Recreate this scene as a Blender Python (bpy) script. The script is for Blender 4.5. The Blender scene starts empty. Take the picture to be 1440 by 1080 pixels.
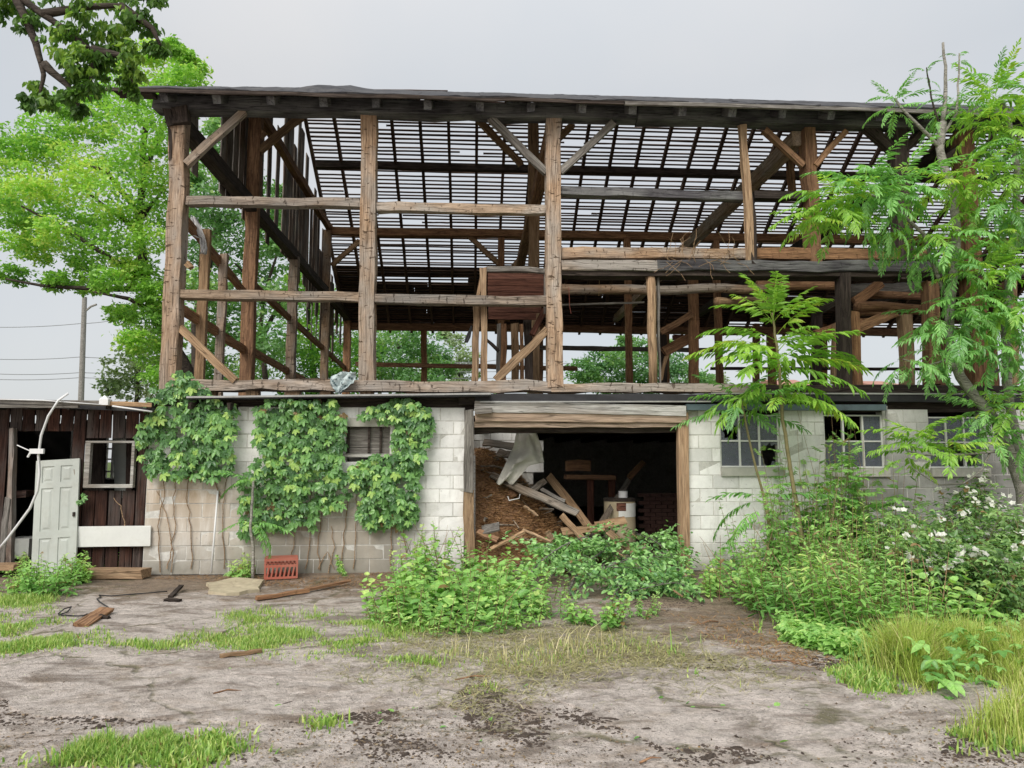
import bpy, math, random
import numpy as np
from mathutils import Vector, Matrix

R = random.Random(7)
NR = np.random.default_rng(11)
C = bpy.context.scene.collection
scene = bpy.context.scene

# ------------------------------------------------------------------ camera
CAM = Vector((0.0, -11.0, 1.6))
YAW, PITCH, FPX = math.radians(3.1), math.radians(6.0), 1040.0
cam_d = bpy.data.cameras.new('camera')
cam_d.sensor_width = 36.0
cam_d.lens = 36.0 * FPX / 1440.0
cam_d.clip_start = 0.05
cam_d.clip_end = 3000.0
cam = bpy.data.objects.new('camera', cam_d)
C.objects.link(cam)
FWD = Vector((math.sin(YAW) * math.cos(PITCH), math.cos(YAW) * math.cos(PITCH), math.sin(PITCH)))
RIGHT = Vector((math.cos(YAW), -math.sin(YAW), 0.0))
UP = RIGHT.cross(FWD)
cam.matrix_world = Matrix(((RIGHT.x, UP.x, -FWD.x, CAM.x), (RIGHT.y, UP.y, -FWD.y, CAM.y), (RIGHT.z, UP.z, -FWD.z, CAM.z), (0, 0, 0, 1)))
scene.camera = cam

# ------------------------------------------------------------------ world, sun, exposure
SUN_EL, SUN_ROT = math.radians(42), math.radians(205)
world = bpy.data.worlds.new('World')
scene.world = world
world.use_nodes = True
wn, wl = world.node_tree.nodes, world.node_tree.links
wn.clear()
w_out = wn.new('ShaderNodeOutputWorld')
w_bg = wn.new('ShaderNodeBackground')
w_sky = wn.new('ShaderNodeTexSky')
w_sky.sky_type = 'NISHITA'
w_sky.sun_disc = False
w_sky.sun_elevation = SUN_EL
w_sky.sun_rotation = SUN_ROT
w_sky.air_density = 1.0
w_sky.dust_density = 3.0
# overcast: a bright even cloud deck over the Nishita sky, in the same units (background strength 0.1)
w_mix = wn.new('ShaderNodeMix'); w_mix.data_type = 'RGBA'
w_mix.inputs[0].default_value = 0.86
w_tc = wn.new('ShaderNodeTexCoord')
w_noise = wn.new('ShaderNodeTexNoise'); w_noise.inputs['Scale'].default_value = 2.2; w_noise.inputs['Detail'].default_value = 5.0
w_ramp = wn.new('ShaderNodeValToRGB')
w_ramp.color_ramp.elements[0].position = 0.3; w_ramp.color_ramp.elements[0].color = (6.5, 6.85, 7.15, 1)
w_ramp.color_ramp.elements[1].position = 0.7; w_ramp.color_ramp.elements[1].color = (7.7, 7.62, 7.5, 1)
wl.new(w_tc.outputs['Generated'], w_noise.inputs['Vector'])
wl.new(w_noise.outputs['Fac'], w_ramp.inputs['Fac'])
# an overcast deck is brighter overhead than low down
w_sep = wn.new('ShaderNodeSeparateXYZ'); wl.new(w_tc.outputs['Generated'], w_sep.inputs[0])
w_mr = wn.new('ShaderNodeMapRange'); w_mr.inputs[1].default_value = 0.45; w_mr.inputs[2].default_value = 1.0
w_mr.inputs[3].default_value = 0.50; w_mr.inputs[4].default_value = 0.86
wl.new(w_sep.outputs[2], w_mr.inputs[0])
w_mul = wn.new('ShaderNodeVectorMath'); w_mul.operation = 'SCALE'
wl.new(w_ramp.outputs['Color'], w_mul.inputs[0]); wl.new(w_mr.outputs[0], w_mul.inputs['Scale'])
wl.new(w_sky.outputs['Color'], w_mix.inputs[6])
wl.new(w_mul.outputs[0], w_mix.inputs[7])
wl.new(w_mix.outputs[2], w_bg.inputs['Color'])
w_bg.inputs['Strength'].default_value = 0.1
wl.new(w_bg.outputs['Background'], w_out.inputs['Surface'])

sun_d = bpy.data.lights.new('sun', 'SUN')
sun_d.energy = 1.5
sun_d.angle = math.radians(40)
sun_d.color = (1.0, 0.96, 0.9)
sun = bpy.data.objects.new('sun', sun_d)
C.objects.link(sun)
# sky sun_rotation is measured clockwise from +Y: direction to the sun
SD = Vector((math.sin(SUN_ROT) * math.cos(SUN_EL), math.cos(SUN_ROT) * math.cos(SUN_EL), math.sin(SUN_EL)))
sun.rotation_euler = SD.to_track_quat('Z', 'Y').to_euler()

scene.view_settings.view_transform = 'Standard'
scene.view_settings.look = 'None'
scene.view_settings.exposure = 1.0
scene.view_settings.gamma = 1.0
scene.cycles.max_bounces = 6
scene.cycles.diffuse_bounces = 4
scene.cycles.transparent_max_bounces = 8
scene.cycles.transmission_bounces = 4


# ------------------------------------------------------------------ measuring the photograph
def ray(px, py):
    return FWD * FPX + RIGHT * (px - 720.0) + UP * (540.0 - py)


def P(px, py, Y):
    """World point on the vertical plane at depth Y behind this picture point."""
    d = ray(px, py)
    return CAM + d * ((Y - CAM.y) / d.y)


def G(px, py, z=0.0):
    d = ray(px, py)
    return CAM + d * ((z - CAM.z) / d.z)


# ------------------------------------------------------------------ object helpers
WM = {}


def tag(o, label=None, cat=None, group=None, kind=None):
    if label: o['label'] = label
    if cat: o['category'] = cat
    if group: o['group'] = group
    if kind: o['kind'] = kind
    return o


def link(o, parent=None, M=None):
    M = M or Matrix.Identity(4)
    C.objects.link(o)
    WM[o.name] = M.copy()
    if parent is not None:
        o.parent = parent
        o.matrix_basis = WM[parent.name].inverted() @ M
    else:
        o.matrix_basis = M
    return o


def empty(name, loc, label, cat, group=None):
    o = bpy.data.objects.new(name, None)
    o.empty_display_size = 0.2
    link(o, None, Matrix.Translation(Vector(loc)))
    return tag(o, label, cat, group)


def obj(name, me, mat=None, parent=None, M=None, **kw):
    o = bpy.data.objects.new(name, me)
    if mat is not None and len(me.materials) == 0:
        me.materials.append(mat)
    link(o, parent, M)
    return tag(o, **kw)


def mesh_np(name, V, F=None, mat=None, tone=None, smooth=False):
    """V (n,3); F (m,k) with a constant k."""
    V = np.asarray(V, dtype=np.float32); F = np.asarray(F, dtype=np.int32)
    me = bpy.data.meshes.new(name)
    m, k = F.shape
    me.vertices.add(len(V)); me.vertices.foreach_set('co', V.ravel())
    me.loops.add(m * k); me.loops.foreach_set('vertex_index', F.ravel())
    me.polygons.add(m)
    me.polygons.foreach_set('loop_start', np.arange(0, m * k, k, dtype=np.int32))
    if smooth:
        me.polygons.foreach_set('use_smooth', np.ones(m, dtype=bool))
    if tone is not None:
        a = me.attributes.new('tone', 'FLOAT', 'POINT')
        a.data.foreach_set('value', np.asarray(tone, dtype=np.float32))
    me.update(calc_edges=True)
    if mat is not None: me.materials.append(mat)
    return me


class MB:
    """Collects polygons for one mesh."""
    def __init__(self): self.v, self.f = [], []

    def add(self, vs, fs):
        n = len(self.v)
        self.v += [tuple(v) for v in vs]
        self.f += [tuple(i + n for i in f) for f in fs]

    def box(self, a, b, M=None):
        x0, y0, z0 = a; x1, y1, z1 = b
        vs = [(x0, y0, z0), (x1, y0, z0), (x1, y1, z0), (x0, y1, z0), (x0, y0, z1), (x1, y0, z1), (x1, y1, z1), (x0, y1, z1)]
        if M is not None: vs = [M @ Vector(v) for v in vs]
        self.add(vs, [(0, 3, 2, 1), (4, 5, 6, 7), (0, 1, 5, 4), (1, 2, 6, 5), (2, 3, 7, 6), (3, 0, 4, 7)])

    def tube(self, pts, rad, n=7, cap=True):
        pts = [Vector(p) for p in pts]
        if not hasattr(rad, '__len__'): rad = [rad] * len(pts)
        rings = []
        ref = Vector((0.31, 0.2, 0.93))
        for i, p in enumerate(pts):
            t = (pts[min(i + 1, len(pts) - 1)] - pts[max(i - 1, 0)])
            t = t.normalized() if t.length > 1e-9 else Vector((0, 0, 1))
            u = t.cross(ref)
            if u.length < 0.05: u = t.cross(Vector((1, 0, 0)))
            u.normalize(); w = t.cross(u)
            rings.append([p + (u * math.cos(2 * math.pi * k / n) + w * math.sin(2 * math.pi * k / n)) * rad[i] for k in range(n)])
        vs = [v for r in rings for v in r]
        fs = []
        for i in range(len(pts) - 1):
            for k in range(n):
                a, b = i * n + k, i * n + (k + 1) % n
                fs.append((a, b, b + n, a + n))
        if cap:
            fs.append(tuple(range(n))[::-1]); fs.append(tuple(range((len(pts) - 1) * n, len(pts) * n)))
        self.add(vs, fs)

    def mesh(self, name, mat=None, smooth=False):
        me = bpy.data.meshes.new(name)
        me.from_pydata(self.v, [], self.f)
        if smooth: me.polygons.foreach_set('use_smooth', [True] * len(me.polygons))
        me.update()
        if mat: me.materials.append(mat)
        return me

    def build(self, name, mat, parent=None, M=None, smooth=False, **kw):
        return obj(name, self.mesh(name, mat, smooth), None, parent, M, **kw)


def axis_matrix(p0, p1, depth_dir=(0, 1, 0)):
    p0, p1 = Vector(p0), Vector(p1)
    x = (p1 - p0).normalized()
    y = Vector(depth_dir); y = y - x * y.dot(x)
    if y.length < 0.1:
        y = Vector((1, 0, 0)); y = y - x * y.dot(x)
    y.normalize(); z = x.cross(y)
    c = (p0 + p1) / 2
    return Matrix(((x.x, y.x, z.x, c.x), (x.y, y.y, z.y, c.y), (x.z, y.z, z.z, c.z), (0, 0, 0, 1))), (p1 - p0).length


def timber_mesh(name, L, d, w, rough=0.012, n=None, sag=0.0, taper=0.0, chamfer=0.08):
    """A hewn timber along local X: an eight-sided section with wandering faces and uneven arrises."""
    n = n or max(2, min(14, int(L / 0.32)))
    V, F = [], []
    c = chamfer
    prof = [(-1, -1 + c), (-1 + c, -1), (1 - c, -1), (1, -1 + c), (1, 1 - c), (1 - c, 1), (-1 + c, 1), (-1, 1 - c)]
    for i in range(n + 1):
        t = i / n
        x = (t - 0.5) * L
        s = 1 - taper * t
        oy, oz = R.gauss(0, rough * 0.5), R.gauss(0, rough * 0.5) - sag * 4 * t * (1 - t)
        for (a, b) in prof:
            V.append((x + (R.gauss(0, rough) if i in (0, n) else 0), a * d / 2 * s + oy + R.gauss(0, rough * 0.45), b * w / 2 * s + oz + R.gauss(0, rough * 0.45)))
    for i in range(n):
        for k in range(8):
            a, b = i * 8 + k, i * 8 + (k + 1) % 8
            F.append((a, b, b + 8, a + 8))
    F.append(tuple(range(8))[::-1]); F.append(tuple(range(n * 8, n * 8 + 8)))
    me = bpy.data.meshes.new(name)
    me.from_pydata(V, [], F); me.update()
    return me


def log_mesh(name, L, r, rough=0.012, taper=0.1):
    n = max(3, int(L / 0.4))
    V, F = [], []
    for i in range(n + 1):
        t = i / n
        oy, oz = R.gauss(0, rough), R.gauss(0, rough)
        for k in range(10):
            a = 2 * math.pi * k / 10
            rr = r * (1 - taper * t) * (1 + R.gauss(0, 0.03))
            V.append(((t - 0.5) * L, math.cos(a) * rr + oy, math.sin(a) * rr + oz))
    for i in range(n):
        for k in range(10):
            a, b = i * 10 + k, i * 10 + (k + 1) % 10
            F.append((a, b, b + 10, a + 10))
    F.append(tuple(range(10))[::-1]); F.append(tuple(range(n * 10, n * 10 + 10)))
    me = bpy.data.meshes.new(name); me.from_pydata(V, [], F)
    me.polygons.foreach_set('use_smooth', [True] * len(me.polygons)); me.update()
    return me


def timber(name, p0, p1, w, d, mat, parent, rough=0.012, sag=0.0, depth_dir=(0, 1, 0), label=None, **kw):
    M, L = axis_matrix(p0, p1, depth_dir)
    return obj(name, timber_mesh(name, L, d, w, rough, sag=sag, **kw), mat, parent, M, label=label)


def log(name, p0, p1, r, mat, parent, label=None):
    M, L = axis_matrix(p0, p1)
    return obj(name, log_mesh(name, L, r), mat, parent, M, label=label)


# ------------------------------------------------------------------ materials
def new_mat(name):
    m = bpy.data.materials.new(name); m.use_nodes = True
    nt = m.node_tree; nt.nodes.clear()
    out = nt.nodes.new('ShaderNodeOutputMaterial')
    return m, nt.nodes, nt.links, out


def n_noise(N, L, vec, scale, detail=4, rough=0.55, dist=0.0):
    n = N.new('ShaderNodeTexNoise')
    n.inputs['Scale'].default_value = scale; n.inputs['Detail'].default_value = detail
    n.inputs['Roughness'].default_value = rough; n.inputs['Distortion'].default_value = dist
    if vec is not None: L.new(vec, n.inputs['Vector'])
    return n.outputs['Fac']


def n_ramp(N, L, fac, stops):
    r = N.new('ShaderNodeValToRGB')
    e = r.color_ramp.elements
    while len(e) < len(stops): e.new(0.5)
    for i, (p, c) in enumerate(stops):
        e[i].position = p
        e[i].color = (c, c, c, 1) if not hasattr(c, '__len__') else (*c, 1)
    L.new(fac, r.inputs['Fac'])
    return r.outputs['Color']


def n_mix(N, L, fac, a, b, mode='MIX'):
    m = N.new('ShaderNodeMix'); m.data_type = 'RGBA'; m.blend_type = mode
    for s, v in ((m.inputs[0], fac), (m.inputs[6], a), (m.inputs[7], b)):
        if isinstance(v, (int, float)): s.default_value = v
        elif isinstance(v, (tuple, list)): s.default_value = (*v, 1)
        else: L.new(v, s)
    return m.outputs[2]


def n_math(N, L, op, a, b=None, clamp=False):
    m = N.new('ShaderNodeMath'); m.operation = op; m.use_clamp = clamp
    for s, v in ((m.inputs[0], a), (m.inputs[1], b)):
        if v is None: continue
        if isinstance(v, (int, float)): s.default_value = v
        else: L.new(v, s)
    return m.outputs[0]


def n_map(N, L, vec, scale=(1, 1, 1), loc=(0, 0, 0)):
    m = N.new('ShaderNodeMapping')
    m.inputs['Scale'].default_value = scale; m.inputs['Location'].default_value = loc
    L.new(vec, m.inputs['Vector'])
    return m.outputs['Vector']


def n_bump(N, L, h, strength, dist=0.01, normal=None):
    b = N.new('ShaderNodeBump')
    b.inputs['Strength'].default_value = strength; b.inputs['Distance'].default_value = dist
    L.new(h, b.inputs['Height'])
    if normal is not None: L.new(normal, b.inputs['Normal'])
    return b.outputs['Normal']


def principled(N, L, out, col, rough=0.85, normal=None, spec=0.25, metal=0.0):
    p = N.new('ShaderNodeBsdfPrincipled')
    if isinstance(col, (tuple, list)): p.inputs['Base Color'].default_value = (*col, 1)
    else: L.new(col, p.inputs['Base Color'])
    if isinstance(rough, (int, float)): p.inputs['Roughness'].default_value = rough
    else: L.new(rough, p.inputs['Roughness'])
    p.inputs['Specular IOR Level'].default_value = spec
    p.inputs['Metallic'].default_value = metal
    if normal is not None: L.new(normal, p.inputs['Normal'])
    if out is not None: L.new(p.outputs['BSDF'], out.inputs['Surface'])
    return p


def obj_vec(N, L):
    """Object coordinates shifted by a random amount for every object."""
    tc = N.new('ShaderNodeTexCoord'); oi = N.new('ShaderNodeObjectInfo')
    v = N.new('ShaderNodeVectorMath'); v.operation = 'ADD'
    s = n_math(N, L, 'MULTIPLY', oi.outputs['Random'], 60.0)
    L.new(tc.outputs['Object'], v.inputs[0]); L.new(s, v.inputs[1])
    return v.outputs[0], oi.outputs['Random']


def mat_wood(name, light, dark, grey=None, hew=0.0, var=0.35, grain=1.0, spots=0.4, rough=0.88):
    m, N, L, out = new_mat(name)
    vec, rnd = obj_vec(N, L)
    g1 = n_noise(N, L, n_map(N, L, vec, (0.9, 7, 7)), 3.0, 6, 0.65, 0.6)
    g2 = n_noise(N, L, n_map(N, L, vec, (1.2, 42, 42)), 2.0, 4, 0.7)
    col = n_mix(N, L, n_ramp(N, L, g1, [(0.36, 0.0), (0.66, 1.0)]), dark, light)
    if grey:
        g3 = n_noise(N, L, n_map(N, L, vec, (0.7, 1.6, 1.6)), 1.6, 3)
        col = n_mix(N, L, n_ramp(N, L, g3, [(0.42, 0.0), (0.62, 0.85)]), col, grey)
    fine = n_ramp(N, L, g2, [(0.3, 1 - 0.5 * grain), (0.62, 1.12)])
    col = n_mix(N, L, 1.0, col, fine, 'MULTIPLY')
    h = n_math(N, L, 'ADD', g2, n_math(N, L, 'MULTIPLY', g1, 0.8))
    if spots:
        sp = n_noise(N, L, n_map(N, L, vec, (3, 6, 6)), 2.3, 5, 0.7)
        col = n_mix(N, L, n_ramp(N, L, sp, [(0.6, 0.0), (0.7, spots)]), col, tuple(c * 0.3 for c in dark))
    if hew:
        # axe scores: short dark nicks across the grain
        hv = n_noise(N, L, n_map(N, L, vec, (20, 7, 7)), 1.0, 3, 0.6, 0.5)
        hm = n_ramp(N, L, hv, [(0.615, 0.0), (0.66, hew)])
        col = n_mix(N, L, hm, col, tuple(c * 0.28 for c in dark))
        h = n_math(N, L, 'SUBTRACT', h, n_math(N, L, 'MULTIPLY', hm, 1.5))
        h = n_math(N, L, 'ADD', h, n_math(N, L, 'MULTIPLY', n_noise(N, L, n_map(N, L, vec, (5, 2, 2)), 1.5, 2), 0.8))
    ck = n_noise(N, L, n_map(N, L, vec, (0.32, 8, 8)), 1.5, 2, 0.5, 0.35)
    cm = n_ramp(N, L, ck, [(0.478, 0.0), (0.494, 0.75), (0.506, 0.75), (0.522, 0.0)])
    col = n_mix(N, L, n_math(N, L, 'MULTIPLY', cm, n_ramp(N, L, g1, [(0.4, 0.0), (0.55, 1.0)])), col, tuple(c * 0.22 for c in dark))
    h = n_math(N, L, 'SUBTRACT', h, n_math(N, L, 'MULTIPLY', cm, 0.9))
    r2 = n_math(N, L, 'FRACT', n_math(N, L, 'MULTIPLY', rnd, 17.3))
    lum = N.new('ShaderNodeRGBToBW'); L.new(col, lum.inputs[0])
    col = n_mix(N, L, n_math(N, L, 'MULTIPLY', r2, 0.30 if grey else 0.12), col, lum.outputs[0])
    hs = N.new('ShaderNodeHueSaturation')
    mr = N.new('ShaderNodeMapRange')
    mr.inputs['To Min'].default_value = 1 - var; mr.inputs['To Max'].default_value = 1 + var * 0.7
    L.new(rnd, mr.inputs['Value']); L.new(mr.outputs[0], hs.inputs['Value']); L.new(col, hs.inputs['Color'])
    principled(N, L, out, hs.outputs['Color'], rough, n_bump(N, L, h, 0.7, 0.012), 0.15)
    return m


def mat_plain(name, col, rough=0.8, var=0.15, scale=6.0, dirt=None, dirt_amt=0.5, bump=0.25, metal=0.0, spec=0.3, dscale=3.0):
    m, N, L, out = new_mat(name)
    vec, rnd = obj_vec(N, L)
    a = n_noise(N, L, vec, scale, 6, 0.65)
    c = n_mix(N, L, 1.0, col, n_ramp(N, L, a, [(0.25, 1 - var), (0.75, 1 + var * 0.5)]), 'MULTIPLY')
    if dirt:
        b = n_noise(N, L, vec, dscale, 7, 0.7, 0.4)
        c = n_mix(N, L, n_ramp(N, L, b, [(0.48, 0.0), (0.66, dirt_amt)]), c, dirt)
    principled(N, L, out, c, rough, n_bump(N, L, a, bump, 0.01), spec, metal)
    return m


def mat_leaf(name, dark, light, back=0.35, gloss=0.35, tip=None):
    """Leaves: colour runs between two greens by the leaf's own 'tone', light passes through."""
    m, N, L, out = new_mat(name)
    at = N.new('ShaderNodeAttribute'); at.attribute_name = 'tone'
    oi = N.new('ShaderNodeObjectInfo')
    f = n_math(N, L, 'ADD', at.outputs['Fac'], n_math(N, L, 'MULTIPLY', n_math(N, L, 'SUBTRACT', oi.outputs['Random'], 0.5), 0.35), True)
    stops = [(0.0, dark), (0.75, light)]
    if tip: stops.append((1.0, tip))
    col = n_ramp(N, L, f, stops)
    geo = N.new('ShaderNodeNewGeometry')
    mo = n_noise(N, L, geo.outputs['Position'], 38, 3, .6)
    col = n_mix(N, L, 1.0, col, n_ramp(N, L, mo, [(0.3, .72), (0.7, 1.2)]), 'MULTIPLY')
    dead = n_math(N, L, 'LESS_THAN', at.outputs['Fac'], 0.018)
    col = n_mix(N, L, dead, col, (0.30, 0.20, 0.09))
    p = principled(N, L, None, col, 0.38, None, gloss * 1.5)
    t = N.new('ShaderNodeBsdfTranslucent')
    tcol = n_mix(N, L, 1.0, col, (1.0, 1.1, 0.55), 'MULTIPLY')
    L.new(tcol, t.inputs['Color'])
    mx = N.new('ShaderNodeMixShader'); mx.inputs[0].default_value = back
    L.new(p.outputs['BSDF'], mx.inputs[1]); L.new(t.outputs['BSDF'], mx.inputs[2])
    L.new(mx.outputs[0], out.inputs['Surface'])
    return m


W_HEWN = mat_wood('hewn_timber', (0.50, 0.38, 0.275), (0.27, 0.19, 0.13), (0.37, 0.335, 0.295), hew=0.8, var=0.3)
W_POST = mat_wood('hewn_post', (0.54, 0.375, 0.245), (0.29, 0.18, 0.105), (0.37, 0.32, 0.27), hew=0.9, var=0.3)
W_BROWN = mat_wood('brown_timber', (0.42, 0.235, 0.12), (0.20, 0.105, 0.058), None, hew=0.3, var=0.3)
W_TAN = mat_wood('tan_timber', (0.46, 0.31, 0.18), (0.29, 0.18, 0.10), None, var=0.2, spots=0.2)
W_DARK = mat_wood('dark_timber', (0.085, 0.066, 0.055), (0.035, 0.027, 0.023), None, var=0.3)
W_PLATE = mat_wood('sooty_timber', (0.12, 0.115, 0.12), (0.05, 0.046, 0.052), (0.20, 0.20, 0.195), var=0.15, hew=0.25)
W_GREY = mat_wood('weathered_grey_wood', (0.30, 0.28, 0.25), (0.14, 0.125, 0.11), None, var=0.3)
W_LATH = mat_wood('lath_wood', (0.17, 0.11, 0.078), (0.075, 0.048, 0.036), None, var=0.35, spots=0)
W_RED = mat_wood('red_brown_board', (0.21, 0.09, 0.06), (0.10, 0.042, 0.03), None, var=0.3, spots=0.3)
W_BOARD = mat_wood('gable_board', (0.30, 0.215, 0.165), (0.13, 0.09, 0.068), (0.30, 0.275, 0.25), var=0.4)
W_SHED = mat_wood('shed_board', (0.13, 0.06, 0.042), (0.05, 0.026, 0.021), (0.12, 0.10, 0.09), var=0.4, spots=0.6)  # dark red-brown boards, darkened further for the shade under the eave
W_PINK = mat_wood('planed_header', (0.52, 0.39, 0.29), (0.38, 0.27, 0.19), None, var=0.1, spots=0.15)
W_JAMB = mat_wood('door_jamb_wood', (0.50, 0.34, 0.22), (0.36, 0.23, 0.14), None, var=0.1, spots=0.25)
M_WHITEW = mat_wood('peeling_white_wood', (0.62, 0.61, 0.57), (0.44, 0.42, 0.38), (0.30, 0.26, 0.22), var=0.1, spots=0.3)
M_TAR = mat_plain('tar_roofing', (0.05, 0.05, 0.056), 0.8, 0.5, 9, (0.13, 0.125, 0.12), 0.6, 0.5)
M_BLACK = mat_plain('black_membrane', (0.03, 0.03, 0.033), 0.6, 0.4, 5)
M_METAL = mat_plain('dull_metal_edge', (0.36, 0.36, 0.35), 0.5, 0.3, 8, (0.2, 0.17, 0.14), 0.5, 0.1)
M_TEAL = mat_plain('teal_metal', (0.10, 0.14, 0.155), 0.45, 0.3, 4, (0.05, 0.055, 0.06), 0.5, 0.1)
M_WHITE = mat_plain('white_paint', (0.72, 0.73, 0.70), 0.55, 0.12, 3, (0.45, 0.42, 0.36), 0.3, 0.1)
M_DOOR = mat_plain('door_paint', (0.50, 0.53, 0.49), 0.5, 0.1, 3, (0.34, 0.33, 0.28), 0.3, 0.1)
M_PVC = mat_plain('white_plastic', (0.72, 0.72, 0.72), 0.4, 0.05, 3, (0.5, 0.48, 0.44), 0.25, 0.05)
M_CRATE = mat_plain('red_plastic', (0.42, 0.125, 0.085), 0.5, 0.15, 5, (0.40, 0.24, 0.18), 0.35, 0.05)
M_SILL = mat_plain('cast_sill', (0.50, 0.49, 0.44), 0.85, 0.2, 6, (0.25, 0.24, 0.2), 0.5)
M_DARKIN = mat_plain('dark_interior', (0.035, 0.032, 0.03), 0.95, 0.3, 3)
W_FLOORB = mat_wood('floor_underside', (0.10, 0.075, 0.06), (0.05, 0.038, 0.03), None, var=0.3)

# ================================================================== THE BARN
def proj(p):
    v = Vector(p) - CAM; w = v.dot(FWD)
    return 720 + FPX * v.dot(RIGHT) / w, 540 - FPX * v.dot(UP) / w


def wpx(px, p):
    """Width in metres of px picture pixels at point p."""
    return px / FPX * (Vector(p) - CAM).dot(FWD)


barn = empty('barn', (2.5, 0.3, 0), 'half dismantled timber barn, bare post frame and roof laths above a white block base', 'barn')
YF, DF = 0.17, 0.25


def fb(name, x0, y0, x1, y1, w_px, mat, Yf=YF, d=DF, rough=0.012, parent=barn, label=None, **kw):
    a, b = P(x0, y0, Yf), P(x1, y1, Yf)
    w = wpx(w_px, (a + b) / 2)
    off = Vector((0, d / 2, 0))
    return timber(name, a + off, b + off, w, d, mat, parent, rough, label=label, **kw)


XL, XR = -4.55, 20.0
Y_RIDGE, Z_RIDGE, Y_BACK, Z_BACK = 8.0, 11.42, 16.0, 6.65


def roof_back(Y): return Z_BACK + (Y_BACK - Y) * 0.6
def roof_front(Y): return Z_RIDGE - (Y_RIDGE - Y) * 0.526


# ---- front frame: posts
timber('post', (-4.50, 0.27, 2.62), (-4.55, 0.27, 7.05), 0.235, 0.25, W_POST, barn, 0.014)
fb('post', 518, 150, 515, 538, 21.5, W_POST, YF + 0.0)
fb('post', 778, 166, 780.5, 545, 21.5, W_POST, YF - 0.03)
fb('post', 1139, 176, 1146, 300, 16, W_BROWN, YF + 0.03)
fb('post', 1146, 300, 1150, 382, 16, W_BROWN, YF + 0.03)
timber('post', (8.05, 0.3, 2.7), (8.05, 0.3, 7.0), 0.25, 0.25, W_BROWN, barn)
for x in (11.2, 14.4, 17.6, 19.8):
    timber('post', (x, 0.3, 2.7), (x, 0.3, 7.0), 0.25, 0.25, W_BROWN, barn)
    timber('back_post', (x, 15.9, 2.6), (x, 15.9, 6.4), 0.25, 0.25, W_BROWN, barn)
timber('post', (6.92, 0.3, 4.5), (6.95, 0.3, 7.0), 0.23, 0.25, W_DARK, barn)
fb('stud', 1046, 174, 1057, 371, 9.5, W_TAN, YF - 0.06, 0.1)
fb('stud', 1055, 270, 1062, 372, 9, W_DARK, YF - 0.05, 0.1)
fb('post', 1189, 384, 1192, 541, 15, W_DARK, YF - 0.02, 0.2)
fb('post', 1202, 440, 1207, 541, 13, W_BROWN, YF + 0.3, 0.2)
log('round_post', P(915, 381, YF + .08), P(919, 544, YF + .08), 0.075, W_TAN, barn, label='round yellowish pole post, bark off')
fb('post_strip', 926, 385, 929, 541, 2, W_GREY, YF + 0.1, 0.05)
fb('post', 1276, 442, 1281, 541, 15, W_TAN, YF + .5, 0.18)
fb('post', 1313, 395, 1316, 541, 17, W_BROWN, YF + .05, 0.2)
fb('post', 1424, 395, 1428, 541, 14, W_TAN, YF + .3, 0.2)
# ---- front frame: plate, sill, rails
timber('plate_beam', (XL - 0.35, 0.22, 7.09), (2.6, 0.22, 7.12), 0.215, 0.26, W_PLATE, barn, 0.016)
timber('plate_beam', (2.6, 0.22, 7.11), (XR, 0.22, 7.09), 0.21, 0.26, W_PLATE, barn, 0.016)
timber('sill_beam', (XL + .2, 0.30, 2.735), (1.2, 0.30, 2.735), 0.165, 0.27, W_HEWN, barn, 0.02)
timber('sill_beam', (1.2, 0.30, 2.73), (4.4, 0.30, 2.725), 0.13, 0.27, W_HEWN, barn, 0.018)
timber('sill_beam', (4.4, 0.30, 2.725), (XR, 0.30, 2.72), 0.14, 0.27, W_DARK, barn, 0.018)
for x in (-3.9, -3.3, -2.7, -2.2, -1.6, -0.9):
    timber('sill_block', (x, 0.32, 2.45), (x, 0.32, 2.655), 0.12 + R.random() * .1, 0.16, W_TAN, barn, 0.008)
fb('rail', 262, 281, 507, 285, 12.5, W_HEWN, YF + .02, .16)
fb('rail', 529, 290, 768, 294, 12.5, W_HEWN, YF + .02, .16)
fb('rail', 251, 413.5, 505, 417, 12.5, W_HEWN, YF + .02, .16)
fb('rail', 527, 419, 769, 423, 12.5, W_HEWN, YF + .02, .16)
fb('rail', 789, 267, 1046, 275, 12, W_PLATE, YF + .02, .16)
fb('rail', 1062, 273, 1142, 275, 11, W_DARK, YF + .05, .16)
fb('girt', 790, 354.5, 1052, 356, 15, W_POST, YF + .02, .2)
fb('girt', 1060, 356, 1310, 357, 16, W_BROWN, YF + .04, .2)
fb('girt', 790, 372, 925, 373, 14.5, W_HEWN, YF - .05, .2)
fb('girt', 925, 373, 1320, 374, 15, W_PLATE, YF - .05, .2)
fb('girt', 790, 384, 1440, 386, 7, W_DARK, YF + .0, .3)  # thin dark strip right below the doubled girt
# ---- front frame: braces
fb('brace', 259, 229, 343, 155, 9.5, W_HEWN, YF - .04, .09)
fb('brace', 250, 459, 330, 535, 10, W_TAN, YF - .01, .1)
fb('brace', 690, 165, 768, 241, 9.5, W_GREY, YF - .01, .1)
fb('brace', 788, 241, 864, 171, 9.5, W_GREY, YF - .01, .1)
fb('brace', 1076, 181, 1131, 232, 8.5, W_BROWN, YF + .02, .1)
fb('brace', 1146, 232, 1190, 184, 7.5, W_BROWN, YF + .02, .1)
fb('brace', 1220, 176, 1274, 222, 14, W_DARK, YF + .02, .12)
fb('brace', 1266, 214, 1300, 186, 12, W_DARK, YF + .04, .12)
fb('brace', 698, 533, 771, 463, 11, W_TAN, YF + .02, .12)
fb('brace', 1330, 225, 1385, 180, 12, W_DARK, YF + .04, .12)
fb('eave_stub', 231, 140, 240, 176, 11, W_DARK, YF - .06, .15)
fb('eave_stub', 238, 176, 240, 226, 4, W_DARK, YF - .03, .12)
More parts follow.
